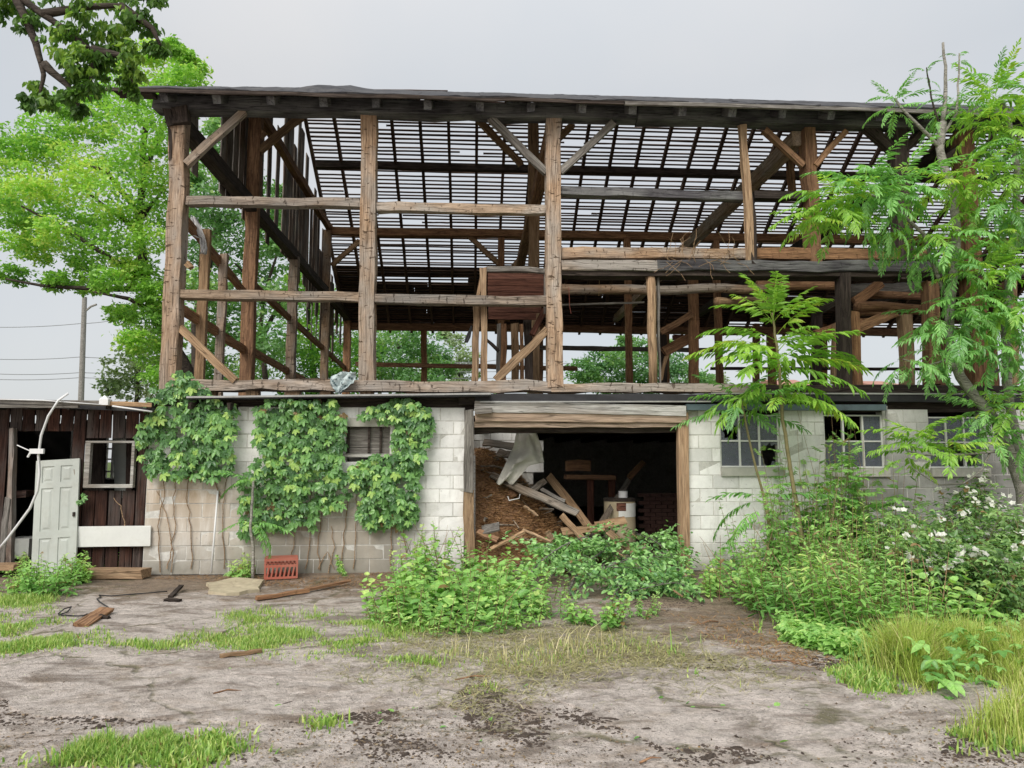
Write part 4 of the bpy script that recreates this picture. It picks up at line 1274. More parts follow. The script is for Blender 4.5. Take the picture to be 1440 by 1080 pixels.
m = MB(); cc = P(877, 697, 1.3)
m.tube([(cc.x, cc.y + .05, zt), (cc.x, cc.y + .05, zt + .1)], .075, 16); cn = m.build('paint_can', M_PVC, None, None, label='small white can standing on the cardboard drum', cat='can')
m = MB(); m.tube([(cc.x, cc.y + .05, zt + .1), (cc.x, cc.y + .05, zt + .108)], .079, 16); m.build('can_lid', M_PVC, cn)
# dim furniture in the dark: shelf, stacked bricks
sf = empty('workbench', P(830, 690, 3.0), 'dim wooden bench standing in the dark behind the planks', 'bench')
timber('bench_top', P(795, 671, 3.0), P(862, 671, 3.0), .08, .5, W_BROWN, sf)
for x in (830, 860): timber('bench_leg', P(x, 675, 2.9), P(x, 745, 2.9), .12, .1, W_RED, sf)
timber('bench_board', P(797, 655, 3.2), P(830, 655, 3.2), .2, .05, W_BROWN, sf)
st = empty('brick_stack', P(930, 760, 2.2), 'dim stack of red bricks in the right of the bay', 'brick stack')
M_BRICK = mat_plain('dim_brick', (0.075, 0.04, 0.033), .9, .3, 9)  # dimness of the bay is put into the brick colour
bm_ = MB(); bm_.box((-.1, -.05, -.032), (.1, .05, .032)); bme = bm_.mesh('brick', M_BRICK)
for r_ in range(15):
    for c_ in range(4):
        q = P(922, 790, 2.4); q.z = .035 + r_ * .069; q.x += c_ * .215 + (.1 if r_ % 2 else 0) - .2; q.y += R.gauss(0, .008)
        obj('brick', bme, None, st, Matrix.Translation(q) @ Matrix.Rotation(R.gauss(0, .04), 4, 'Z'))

# ---- cloth on the sill, torn sheet on the end wall, hanging rag, strings
def mat_cloth(name, a, b):
    m, N, L, out = new_mat(name)
    tc = N.new('ShaderNodeTexCoord')
    v = N.new('ShaderNodeTexVoronoi'); v.inputs['Scale'].default_value = 16; L.new(tc.outputs['Object'], v.inputs['Vector'])
    principled(N, L, out, n_mix(N, L, n_ramp(N, L, v.outputs['Distance'], [(.25, 0), (.45, 1)]), a, b), .9, None, .1)
    return m


def rag(name, poly_rows, Y, mat, label, cat, amp=.03, d=None):
    """A hanging cloth: rows of (y, x_left, x_right)."""
    V, F = [], []; nu = 9
    rows = []
    for (r0, r1) in zip(poly_rows, poly_rows[1:]):
        for k in range(4): rows.append([r0[i] + (r1[i] - r0[i]) * k / 4 for i in range(3)])
    rows.append(list(poly_rows[-1]))
    for j, (y, xl, xr) in enumerate(rows):
        for i in range(nu):
            q = P(xl + (xr - xl) * i / (nu - 1), y + R.gauss(0, .5), Y)
            q.y += amp * math.sin(i * 1.7 + j * .35) + R.gauss(0, amp * .2)
            V.append(q)
    for j in range(len(rows) - 1):
        for i in range(nu - 1):
            a = j * nu + i; F.append((a, a + 1, a + nu + 1, a + nu))
    me = bpy.data.meshes.new(name); me.from_pydata(V, [], F); me.polygons.foreach_set('use_smooth', [True] * len(F)); me.update()
    o = obj(name, me, mat, label=label, cat=cat)
    s = o.modifiers.new('thick', 'SOLIDIFY'); s.thickness = .006
    return o


M_RAG = mat_cloth('patterned_cloth', (0.10, 0.15, 0.16), (0.50, 0.58, 0.58))
rag('rag', [(523, 478, 499), (530, 464, 500), (538, 464, 498), (545, 468, 490), (553, 474, 478)], .06, M_RAG, 'pale blue patterned rag draped over the sill beam', 'rag', .05)
M_SHEET = mat_plain('torn_plastic', (0.62, 0.62, 0.62), .5, .2, 6, (.4, .39, .37), .3, .2)
rag('torn_sheet', [(305, 268, 274), (315, 266, 280), (328, 266, 287), (336, 282, 290), (348, 283, 291), (357, 281, 288)], 1.2, M_SHEET, 'torn white plastic sheet snagged on the end wall stud', 'plastic sheet', .05)
rag('hanging_scrap', [(458, 662, 664), (466, 659, 663), (474, 655, 662), (482, 653, 658)], .5, M_BLACK, 'black scrap hanging beside the wooden bin', 'scrap', .01)
m = MB(); m.tube([P(800, 404, .9), P(801, 430, .9), P(803, 441, .9)], .006, 5); m.build('string', M_CRATE, None, None, label='red string tied round the peeled log', cat='string')
m = MB(); m.tube([P(843, 392, .5), P(842, 416, .5)], .004, 5); m.build('string', M_STRAW, None, None, label='thin pale string hanging from the doubled girt', cat='string')
# dry stalks caught on the girt
m = MB()
for k in range(34):
    p = P(R.uniform(935, 1045), R.uniform(352, 372), .1 + R.uniform(-.08, .05))
    pts = [p]; d = Vector((R.gauss(0, 1), R.gauss(0, .15), R.gauss(.2, .8))).normalized()
    for j in range(4):
        d = (d + Vector((R.gauss(0, .35), R.gauss(0, .1), R.gauss(-.1, .3)))).normalized(); pts.append(pts[-1] + d * R.uniform(.06, .13))
    m.tube(pts, .004, 4, False)
m.build('dry_stalks', W_TAN, None, None, label='tangle of dry vine stalks caught on the doubled girt', cat='dry vine', kind='stuff')

# ================================================================== POLES, WIRES, FAR HOUSES
def mat_pole():
    return mat_wood('pole_wood', (0.42, 0.40, 0.37), (0.30, 0.28, 0.26), None, var=.1)
M_POLE = mat_pole()


def pole(px, ytop, Y, r, label, lean=0):
    b = P(px, 650, Y); b.z = 0
    t = P(px + lean, ytop, Y)
    o = empty('utility_pole', b, label, 'utility pole', 'utility poles')
    m = MB(); m.tube([b, b.lerp(t, .5), t], [r, r * .9, r * .75], 10); m.build('pole_shaft', M_POLE, o)
    return o, t


pl, t = pole(112, 418, 26, .15, 'tall grey utility pole beyond the shed roof', 7)
m = MB(); m.tube([P(117, 440, 26), P(128, 431, 26), P(136, 428, 26)], .05, 6); m.build('lamp_arm', M_POLE, pl)
p2_, t2 = pole(531, 478, 30, .13, 'pale utility pole seen between the barn posts', 5)
timber('cross_arm', P(527, 500, 29.8), P(541, 503, 29.8), .12, .12, M_POLE, p2_)
M_WIRE = mat_plain('wire', (0.30, 0.31, 0.33), .6)
for i, (pts, lab) in enumerate((
    ([(-60, 458, 26), (112, 455, 26), (200, 440, 26)], 'highest thin wire running to the grey pole'),
    ([(-60, 502, 26), (112, 502, 26), (420, 505, 28), (800, 511, 30)], 'single wire below the highest one'),
    ([(-60, 522, 26), (112, 524, 26), (420, 520, 28), (800, 520, 30)], 'upper line of the close wire pair'),
    ([(-60, 530, 26), (112, 531, 26), (430, 528, 28), (800, 530, 30)], 'lower line of the close wire pair'),
    ([(400, 466, 28), (531, 468, 30), (660, 478, 32)], 'wire passing behind the open bay, uppermost there'),
    ([(400, 500, 28), (531, 498, 30), (610, 508, 32), (700, 506, 33)], 'wire drooping from the pale pole between posts'),
    ([(380, 512, 28), (534, 520, 30), (640, 516, 32)], 'lowest wire by the pale pole between posts'),
)):
    m = MB(); P3 = []
    for (a, b) in zip(pts, pts[1:]):
        p, q = P(*a), P(*b)
        for k in range(8):
            t = k / 8; r_ = p.lerp(q, t); r_.z -= .5 * t * (1 - t); P3.append(r_)
    P3.append(P(*pts[-1]))
    m.tube(P3, .018, 4, False)
    m.build('power_line', M_WIRE, None, None, True, label=lab, cat='power line', group='overhead wires')
M_ROOFR = mat_plain('faded_red_roof', (0.42, 0.22, 0.17), .85, .2, 3)
M_HOUSE = mat_plain('cream_siding', (0.62, 0.60, 0.56), .8, .1, 3)
for (x0, x1, ye, yr, Yd, lab) in ((1100, 1136, 542, 534, 45, 'far cream house with faded red roof behind the young tree'), (1226, 1262, 541, 536, 52, 'far cream house glimpsed low between the lower posts')):
    a, b = P(x0, ye, Yd), P(x1, ye, Yd); r_ = P(x0, yr, Yd + 3).z
    h = empty('house', ((a.x + b.x) / 2, Yd, 0), lab, 'house')
    m = MB(); m.box((a.x, Yd, 0), (b.x, Yd + 6, a.z)); m.build('wall', M_HOUSE, h)
    m = MB(); m.add([(a.x - .3, Yd - .3, a.z), (b.x + .3, Yd - .3, a.z), (b.x + .3, Yd + 3, r_), (a.x - .3, Yd + 3, r_), (b.x + .3, Yd + 6.3, a.z), (a.x - .3, Yd + 6.3, a.z)], [(0, 1, 2, 3), (3, 2, 4, 5), (0, 3, 5), (1, 4, 2), (0, 5, 4, 1)]); m.build('roof', M_ROOFR, h)
    for k in range(2):
        x = a.x + (b.x - a.x) * (.3 + .4 * k)
        m = MB(); m.box((x - .4, Yd - .05, a.z - 1.6), (x + .4, Yd - .003, a.z - .5)); m.build('window', M_GLASS, h)

# ================================================================== VEGETATION
L_CREEPER = mat_leaf('creeper_leaf', (0.078, 0.2, 0.064), (0.244, 0.497, 0.139), .3, .45, (0.468, 0.688, 0.172))
L_AIL = mat_leaf('ailanthus_leaf', (0.128, 0.326, 0.105), (0.346, 0.689, 0.187), .4, .4, (0.655, 0.8, 0.211))
L_AIL_Y = mat_leaf('young_ailanthus_leaf', (0.144, 0.351, 0.066), (0.404, 0.685, 0.104), .42, .35, (0.663, 0.762, 0.133))
L_WEED = mat_leaf('weed_leaf', (0.132, 0.342, 0.08), (0.382, 0.666, 0.181), .35, .35, (0.595, 0.767, 0.241))
L_BRAMBLE = mat_leaf('bramble_leaf', (0.087, 0.217, 0.058), (0.29, 0.464, 0.145), .3, .4)
L_BRUSH = mat_leaf('wilting_leaf', (0.109, 0.285, 0.094), (0.398, 0.686, 0.24), .3, .4)
L_GRASS = mat_leaf('grass_blade', (0.16, 0.351, 0.063), (0.426, 0.591, 0.141), .3, .25, (0.639, 0.661, 0.266))
L_GRASSY = mat_leaf('yellow_grass_blade', (0.30, 0.44, 0.07), (0.55, 0.64, 0.16), .35, .25, (0.60, 0.58, 0.24))  # yellow-green blades of the tall grass
L_HAY = mat_leaf('mown_grass', (0.26, 0.26, 0.117), (0.585, 0.533, 0.286), .2, .2, (0.754, 0.65, 0.416))
L_TREE = mat_leaf('tree_leaf', (0.12, 0.309, 0.065), (0.408, 0.728, 0.13), .45, .25, (0.653, 0.8, 0.204))
L_TREED = mat_leaf('deep_green_tree_leaf', (0.093, 0.233, 0.092), (0.28, 0.517, 0.188), .4, .25, (0.486, 0.679, 0.25))  # deeper green leaves of the trees seen through the frame
L_MAPLE = mat_leaf('maple_leaf', (0.05, 0.12, 0.031), (0.142, 0.283, 0.057), .45, .3, (0.312, 0.482, 0.085))
L_PALE = mat_leaf('pale_tree_leaf', (0.16, 0.26, 0.12), (0.34, 0.44, 0.24), .35, .2)
L_FLOWER = mat_leaf('white_petal', (0.62, 0.62, 0.58), (0.82, 0.82, 0.78), .3, .2)
M_BARK = mat_wood('dark_bark', (0.10, 0.08, 0.065), (0.045, 0.036, 0.03), None, var=.2)
M_BARKG = mat_wood('pale_grey_bark', (0.42, 0.40, 0.35), (0.24, 0.225, 0.19), None, var=.1, spots=.2)
M_STEM = mat_plain('green_brown_stem', (0.22, 0.19, 0.09), .7, .3, 12)
M_RACHIS = mat_plain('leaf_stalk', (0.30, 0.36, 0.12), .6, .2, 8)

# single leaves lie along +X, unit length, upper side +Z
T_DIAMOND = (np.array([(0, 0, 0), (.45, -.27, .06), (1, 0, -.05), (.45, .27, .06)], float), np.array([(0, 1, 2, 3)]))
T_OVATE = (np.array([(0, 0, 0), (.28, -.26, .07), (.68, -.2, .04), (1, 0, -.1), (.68, .2, .04), (.28, .26, .07)], float), np.array([(0, 1, 2, 3), (0, 3, 4, 5)]))
T_LANCE = (np.array([(0, 0, 0), (.3, -.1, .03), (.7, -.07, -.0), (1, 0, -.14), (.7, .07, -.0), (.3, .1, .03)], float), np.array([(0, 1, 2, 3), (0, 3, 4, 5)]))
T_BROAD = (np.array([(0, 0, 0), (.2, -.42, .08), (.65, -.34, .02), (1, 0, -.12), (.65, .34, .02), (.2, .42, .08)], float), np.array([(0, 1, 2, 3), (0, 3, 4, 5)]))


def compound(single, parts):
    """Joins leaflets given as (x, y, z, yaw, pitch, scale) into one template."""
    V, F = [], []
    for (x, y, z, yaw, pitch, s) in parts:
        M = Matrix.Translation(Vector((x, y, z))) @ Matrix.Rotation(yaw, 4, 'Z') @ Matrix.Rotation(pitch, 4, 'Y') @ Matrix.Scale(s, 4)
        n = len(V)
        V += [tuple(M @ Vector(v)) for v in single[0]]
        F += [tuple(i + n for i in f) for f in single[1]]
    return np.array(V), np.array(F)


T_PALMATE = compound(T_OVATE, [(.02, 0, 0, a, .25 + .1 * abs(a), s) for a, s in ((0, .62), (.95, .56), (-.95, .56), (1.9, .42), (-1.9, .42))])
T_TRI = compound(T_OVATE, [(.25, 0, 0, 0, .15, .75), (.18, 0, 0, 1.25, .2, .55), (.18, 0, 0, -1.25, .2, .55)])
T_MAPLE = compound(T_OVATE, [(0, 0, 0, a, .12, s) for a, s in ((0, .9), (.8, .75), (-.8, .75))])
T_FLOWER = compound(T_BROAD, [(0, 0, 0, a, -.35, 1) for a in (0, 1.257, 2.513, 3.77, 5.027)])
T_PINN = compound(T_OVATE, [(.95, 0, 0, 0, .2, .42)] + [(.2 + .2 * k, 0, 0, s * 1.15, .2, .4) for k in range(4) for s in (1, -1)])


def frames(d, n):
    d = d / np.linalg.norm(d, axis=1, keepdims=True)
    n = n - d * (d * n).sum(1, keepdims=True)
    n = n / np.maximum(np.linalg.norm(n, axis=1, keepdims=True), 1e-6)
    return d, np.cross(n, d), n


def scatter(T, pos, d, n, size):
    d, b, n = frames(d, n)
    t = T[0]
    V = pos[:, None, :] + size[:, None, None] * (t[None, :, 0:1] * d[:, None, :] + t[None, :, 1:2] * b[:, None, :] + t[None, :, 2:3] * n[:, None, :])
    k = len(t)
    F = (T[1][None, :, :] + (np.arange(len(pos)) * k)[:, None, None]).reshape(-1, T[1].shape[1])
    return V.reshape(-1, 3), F


def leaf_mesh(name, T, pos, d, n, size, mat, tone):
    V, F = scatter(T, pos, d, n, size)
    return mesh_np(name, V, F, mat, np.repeat(tone, len(T[0])))


def rnd_dirs(n, up=0.0, flat=1.0):
    v = NR.normal(0, 1, (n, 3)); v[:, 2] = v[:, 2] * flat + up
    return v / np.linalg.norm(v, axis=1, keepdims=True)


def in_poly(px, py, poly):
    c = np.zeros(len(px), bool); n = len(poly)
    for i in range(n):
        (x0, y0), (x1, y1) = poly[i], poly[(i + 1) % n]
        m = ((y0 > py) != (y1 > py)) & (px < (x1 - x0) * (py - y0) / ((y1 - y0) or 1e-9) + x0)
        c ^= m
    return c


def Pn(px, py, Y):
    d = np.array(FWD)[None] * FPX + np.array(RIGHT)[None] * (px - 720)[:, None] + np.array(UP)[None] * (540 - py)[:, None]
    return np.array(CAM)[None] + d * ((Y - CAM.y) / d[:, 1])[:, None]


def Gn(px, py):
    d = np.array(FWD)[None] * FPX + np.array(RIGHT)[None] * (px - 720)[:, None] + np.array(UP)[None] * (540 - py)[:, None]
    p = np.array(CAM)[None] + d * (-CAM.z / d[:, 2])[:, None]
    p[:, 2] = ground_z(p[:, 0], p[:, 1])
    return p


def poly_points(poly, n):
    xs = [p[0] for p in poly]; ys = [p[1] for p in poly]
    out = np.zeros((0, 2))
    while len(out) < n:
        c = np.stack([NR.uniform(min(xs), max(xs), n * 2), NR.uniform(min(ys), max(ys), n * 2)], 1)
        out = np.concatenate([out, c[in_poly(c[:, 0], c[:, 1], poly)]])
    return out[:n]


# ---- Virginia creeper on the block wall
CREEP_ME = []
for k in range(6):
    V = T_PALMATE[0].copy(); V += NR.normal(0, .02, V.shape)
    CREEP_ME.append(mesh_np('creeper_leaf', V, T_PALMATE[1], L_CREEPER, np.repeat(np.clip(.05 + .9 * k / 5 + NR.normal(0, .12, 5), .03, 1), 6)))


def creeper(label, poly, n, stems, yoff=(-.06, -.26), size=(.085, .205)):
    pts = poly_points(poly, n)
    cx = sum(p[0] for p in poly) / len(poly)
    base = P(cx, 800, -.05); base.z = 0
    o = empty('creeper', base, label, 'creeper', 'creepers on the block wall')
    y = NR.uniform(yoff[1], yoff[0], n)
    bulge = fbm(pts[:, 0] * .03, pts[:, 1] * .03, 9, 3, 1.0)
    y = np.minimum(y - .10 * np.clip(bulge, 0, 1), -.05)
    pos = Pn(pts[:, 0], pts[:, 1], y)
    d = np.stack([NR.normal(0, .4, n), NR.normal(-.45, .2, n), NR.normal(-1, .2, n)], 1)
    nn = np.stack([NR.normal(0, .25, n), NR.normal(-1, .2, n), NR.normal(.55, .25, n)], 1)
    sz = NR.uniform(size[0], size[1], n)
    order = np.argsort(y)            # outermost leaves first
    d, b, nn2 = frames(d, nn)
    for i in order[:300]:
        M = Matrix(((*(np.stack([d[i], b[i], nn2[i]], 1)[0] * sz[i]), pos[i][0]), (*(np.stack([d[i], b[i], nn2[i]], 1)[1] * sz[i]), pos[i][1]), (*(np.stack([d[i], b[i], nn2[i]], 1)[2] * sz[i]), pos[i][2]), (0, 0, 0, 1)))
        obj('leaf', CREEP_ME[R.randrange(6)], None, o, M)
    rest = order[300:]
    if len(rest):
        obj('foliage', leaf_mesh('foliage', T_PALMATE, pos[rest], d[rest], nn2[rest], sz[rest], L_CREEPER, NR.uniform(0, .8, len(rest))), None, o, None, kind='stuff')
    for s in stems:
        m = MB(); pp = []
        for a, b_ in zip(s, s[1:]):
            for k in range(4):
                t = k / 4
                pp.append(P(a[0] + (b_[0] - a[0]) * t + R.gauss(0, 1.2), a[1] + (b_[1] - a[1]) * t, -.025))
        pp.append(P(*s[-1], -.025))
        m.tube(pp, [.006 * (1 - .6 * k / len(pp)) + .002 for k in range(len(pp))], 5, False)
        m.build('stem', W_TAN, o)
    return o


creeper('leafy green creeper between the shed and the white pipe, widest at the eave', [(202, 575), (215, 545), (235, 540), (246, 522), (262, 520), (276, 532), (292, 552), (318, 562), (332, 570), (330, 600), (326, 640), (330, 664), (300, 676), (272, 668), (240, 672), (210, 668), (196, 645), (190, 604)], 620,
        [[(225, 805), (222, 740), (232, 690), (228, 650)], [(240, 805), (246, 750), (243, 700), (252, 660)], [(268, 800), (270, 740), (262, 700), (268, 660)], [(318, 800), (312, 740), (314, 700), (322, 660)], [(236, 800), (242, 770), (232, 720), (220, 690)], [(300, 672), (310, 700), (306, 690)]])
creeper('broad leafy creeper curtain rising behind the red crate', [(362, 572), (376, 555), (395, 558), (430, 562), (466, 558), (480, 578), (488, 605), (482, 640), (492, 668), (505, 690), (478, 712), (455, 722), (440, 742), (420, 736), (395, 748), (372, 742), (352, 762), (334, 748), (338, 704), (334, 676), (350, 662), (362, 640), (358, 605)], 880,
        [[(430, 800), (438, 760), (434, 720), (440, 690)], [(450, 802), (446, 770), (452, 740), (449, 700)], [(462, 806), (470, 770), (466, 740)], [(480, 790), (486, 740), (490, 700)], [(410, 795), (414, 760), (410, 720)], [(446, 800), (462, 776), (470, 800)]])
creeper('leafy creeper hooked round the small vent opening beside the bare white blocks', [(500, 582), (520, 572), (546, 566), (562, 558), (585, 562), (604, 575), (610, 600), (600, 625), (592, 655), (586, 690), (588, 725), (575, 742), (545, 738), (520, 742), (502, 722), (508, 690), (490, 668), (494, 650), (520, 640), (546, 636), (552, 618), (555, 600), (528, 592)], 640,
        [[(548, 800), (552, 740), (560, 700)], [(498, 800), (500, 740), (502, 690)], [(572, 790), (566, 745), (570, 710)]])
creeper('small thin creeper sprig on the shed boards under the window', poly_points([(104, 690), (120, 690), (122, 712), (106, 716)], 8).tolist(), 8, [[(102, 800), (106, 740), (110, 690), (104, 660)], [(176, 740), (170, 715), (160, 700)]], (-.03, -.08), (.08, .13))

# ---- tree-of-heaven fronds
def frond_mesh(name, length, pairs, lw, droop, mat, seed, tonebase, ragged=.0):
    r = np.random.default_rng(seed)
    n = 11
    t = np.linspace(0, 1, n)
    ang = .12 - droop * t
    dx = np.cos(ang) / (n - 1); dz = np.sin(ang) / (n - 1)
    X = np.concatenate([[0], np.cumsum(dx[1:])]) * length; Z = np.concatenate([[0], np.cumsum(dz[1:])]) * length
    V, F = [], []
    w = .006
    for i in range(n):
        ww = w * (1 - .7 * t[i])
        V += [(X[i], -ww, Z[i]), (X[i], ww, Z[i] + ww * .4)]
    for i in range(n - 1): F.append((2 * i, 2 * i + 2, 2 * i + 3, 2 * i + 1))
    pos, d, nn, sz = [], [], [], []
    for k in range(pairs):
        u = .2 + .8 * (k + .5) / pairs
        x = np.interp(u, t, X); z = np.interp(u, t, Z); a = np.interp(u, t, ang)
        s = lw * (.75 + .5 * math.sin(math.pi * min(1, u * 1.02))) * r.uniform(.65, 1.2)
        for sd in (-1, 1):
            if r.random() < .1: continue
            yaw = 1.15 - .5 * u + r.normal(0, .17)
            drp = -.25 + r.normal(0, .26) - .25 * droop
            dd = np.array([math.cos(yaw) * math.cos(a), sd * math.sin(yaw), math.cos(yaw) * math.sin(a) + drp])
            pos.append((x, sd * .004, z)); d.append(dd); nn.append((-math.sin(a) + r.normal(0, .12), r.normal(0, .2), 1)); sz.append(s)
    pos.append((X[-1], 0, Z[-1])); d.append((math.cos(ang[-1]), 0, math.sin(ang[-1]) - .2)); nn.append((0, 0, 1)); sz.append(lw * .9)
    Tm = (T_LANCE[0] * np.array([1, 1.3, 1]), T_LANCE[1])
    v2, f2 = scatter(Tm, np.array(pos, float), np.array(d, float), np.array(nn, float), np.array(sz, float))
    tone = np.concatenate([np.full(len(V), .75), np.repeat(r.uniform(tonebase - .15, tonebase + .2, len(pos)), 6)])
    F2 = np.concatenate([np.array(F), f2 + len(V)])
    return mesh_np(name, np.concatenate([np.array(V), v2]), F2, mat, tone)


FRONDS = [frond_mesh('frond', .95, 17, .135, .5 + .28 * (k % 4), L_AIL, 100 + k, .35 + .08 * (k % 3)) for k in range(8)]
FRONDS_Y = [frond_mesh('frond', .95, 16, .165, .35 + .2 * (k % 4), L_AIL_Y, 200 + k, .5 + .1 * (k % 3)) for k in range(8)]
FRONDS_D = [frond_mesh('frond', .8, 15, .13, 1.3 + .2 * (k % 3), L_AIL, 300 + k, .25 + .1 * (k % 3)) for k in range(6)]


def frond(parent, p, az, el, scale, lib, roll=0.0):
    M = Matrix.Translation(Vector(p)) @ Matrix.Rotation(az, 4, 'Z') @ Matrix.Rotation(-el, 4, 'Y') @ Matrix.Rotation(roll, 4, 'X') @ Matrix.Scale(scale, 4)
    return obj('frond', lib[R.randrange(len(lib))], None, parent, M)


def rosette(parent, p, n, scale, lib, el0=1.2, el1=-.2, az0=None, spread=None, dz=.0):
    """Fronds round a shoot: the youngest stand up, the oldest hang out and down."""
    for k in range(n):
        t = k / max(1, n - 1)
        az = R.uniform(0, 6.28) if spread is None else az0 + R.uniform(-spread, spread)
        if spread is None: az = k * 2.4 + R.uniform(-.3, .3)
        el = el0 + (el1 - el0) * t + R.gauss(0, .12)
        q = Vector(p) - Vector((0, 0, dz * t))
        frond(parent, q, az, el, scale * (.7 + .4 * math.sin(math.pi * (.25 + .6 * t))) * R.uniform(.65, 1.15), lib, R.gauss(0, .25))


def trunk(parent, pts, r0, r1, mat, name='trunk', n=8):
    m = MB(); k = len(pts)
    # subdivide with small wander
    pp, rr = [], []
    for i in range(k - 1):
        a, b = Vector(pts[i]), Vector(pts[i + 1])
        for j in range(3):
            t = j / 3
            pp.append(a.lerp(b, t) + Vector((R.gauss(0, 1), R.gauss(0, 1), 0)) * (b - a).length * .012)
            rr.append(r0 + (r1 - r0) * ((i + t) / (k - 1)))
    pp.append(Vector(pts[-1])); rr.append(r1)
    m.tube(pp, rr, n)
    return m.build(name, mat, parent, None, True)


# the young tree in the middle
yb = P(1134, 800, -1.0); yb.z = 0
yt = empty('young_tree', yb, 'slender young tree with bright fern like fronds in front of the first window', 'tree')
tp = [yb, P(1128, 760, -1.0), P(1117, 690, -1.0), P(1107, 630, -1.0), P(1099, 570, -1.0), P(1096, 520, -1.0), P(1090, 470, -1.0), P(1086, 440, -1.0)]
trunk(yt, tp, .034, .014, M_STEM)
rosette(yt, P(1087, 450, -1.0), 12, .85, FRONDS_Y, 1.35, .55, dz=.05)
rosette(yt, P(1092, 490, -1.0), 17, 1.12, FRONDS_Y, .7, .05, dz=.35)
rosette(yt, P(1096, 540, -1.0), 11, 1.0, FRONDS_Y, .2, -.15, dz=.25)
for (px, py, az, el, s) in ((1092, 480, 3.2, .5, 1.15), (1092, 490, 2.9, .25, 1.25), (1093, 500, 3.5, .05, 1.2), (1094, 505, .1, .45, 1.2), (1095, 510, -.2, .2, 1.2), (1097, 545, .1, -.25, 1.15), (1093, 470, .3, .75, 1.1), (1097, 535, 3.3, -.2, 1.2)):
    frond(yt, P(px, py, -1.0), az, el, s, FRONDS_Y, R.gauss(0, .2))
# the thin sapling beside it
sb = P(1090, 780, -.8); sb.z = 0
sp = empty('sapling', sb, 'thin leaning sapling crossing the first window with a low crown', 'tree')
trunk(sp, [sb, P(1085, 762, -.8), P(1074, 700, -.8), P(1060, 650, -.8), P(1048, 592, -.8), P(1042, 560, -.8)], .022, .012, M_STEM)
rosette(sp, P(1042, 560, -.8), 9, .85, FRONDS, .8, -.15, dz=.12)
for (px, py, az, el, s) in ((1076, 700, 3.2, .3, .85), (1076, 705, 2.7, .0, .95), (1076, 690, .2, .4, .85), (1078, 715, 3.6, -.1, .9), (1082, 735, .1, .1, .9), (1080, 725, 3.0, -.3, .8), (1078, 700, -.5, .2, .9), (1042, 575, 3.1, -.1, 1.0), (1043, 580, .0, -.1, 1.0)):
    frond(sp, P(px, py, -.8), az, el, s, FRONDS, R.gauss(0, .2))
# seedling against the creeper, pale stem
cb = P(357, 790, -.5); cb.z = 0
cs = empty('sapling', cb, 'pale stemmed sapling standing just behind the red crate', 'tree')
trunk(cs, [cb, P(356, 770, -.42), P(352, 740, -.4), P(355, 700, -.35), P(356, 676, -.3)], .024, .016, M_BARKG)
for (px, py, az, el, s) in ((354, 735, -.15, .05, .62), (354, 735, -.35, -.3, .62), (354, 735, -.6, -.55, .55), (354, 738, .05, .25, .5), (354, 730, -2.7, -.2, .45), (356, 678, 2.9, .2, .6), (356, 676, 3.5, .5, .55), (356, 676, 2.2, .5, .55), (356, 678, -1.8, .3, .5), (356, 676, .3, .6, .5)):
    frond(cs, P(px, py, -.42 if py > 700 else -.3), az, el, s, FRONDS, R.gauss(0, .2))

# the large grey-barked tree at the right
bb = P(1446, 790, -1.2); bb.z = 0
bt = empty('grey_barked_tree', bb, 'large grey barked tree with drooping fern like leaves over the barn corner', 'tree')
YB = -1.2
trunk(bt, [bb, P(1436, 690, YB), P(1418, 630, YB), P(1400, 592, YB), P(1368, 553, YB), P(1350, 530, YB), P(1338, 500, YB), P(1336, 430, YB), P(1345, 340, YB), P(1342, 272, YB), P(1327, 236, YB), P(1322, 208, YB), P(1326, 172, YB)], .075, .055, M_BARKG)
trunk(bt, [P(1326, 172, YB), P(1329, 140, YB), P(1330, 110, YB), P(1326, 60, YB)], .034, .018, M_BARKG, 'branch')
trunk(bt, [P(1322, 208, YB), P(1300, 185, YB - .1), P(1268, 152, YB - .2), P(1258, 138, YB - .2)], .028, .015, M_BARKG, 'branch')
trunk(bt, [P(1326, 190, YB), P(1345, 160, YB), P(1348, 120, YB), P(1349, 75, YB)], .022, .01, M_BARKG, 'branch')
trunk(bt, [P(1324, 180, YB), P(1312, 150, YB), P(1305, 110, YB), P(1303, 95, YB)], .016, .008, M_BARK, 'branch')
trunk(bt, [P(1440, 720, YB + .2), P(1428, 620, YB + .2), P(1416, 540, YB + .2), P(1411, 450, YB + .2), P(1426, 330, YB + .2), P(1430, 270, YB + .2), P(1430, 232, YB + .2), P(1424, 200, YB + .2), P(1418, 165, YB + .2), P(1405, 140, YB + .2)], .07, .03, M_BARKG)
trunk(bt, [P(1426, 205, YB + .2), P(1440, 185, YB + .2), P(1452, 150, YB + .2)], .025, .012, M_BARKG, 'branch')
trunk(bt, [P(1418, 212, YB + .2), P(1400, 190, YB), P(1386, 180, YB)], .016, .01, M_BARK, 'branch')
trunk(bt, [P(1338, 440, YB), P(1300, 330, YB - .2), P(1250, 285, YB - .4), P(1215, 270, YB - .5)], .03, .014, M_BARKG, 'branch')
trunk(bt, [P(1440, 637, YB - .2), P(1400, 635, YB - .3), P(1340, 640, YB - .4), P(1300, 640, YB - .4), P(1276, 634, YB - .4)], .02, .01, M_BARKG, 'branch')
trunk(bt, [P(1392, 637, YB - .3), P(1380, 662, YB - .3), P(1355, 680, YB - .3), P(1320, 682, YB - .3), P(1285, 660, YB - .3)], .014, .008, M_BARKG, 'branch')
trunk(bt, [P(1336, 505, YB), P(1300, 515, YB - .1), P(1270, 505, YB - .2)], .014, .008, M_BARKG, 'branch')
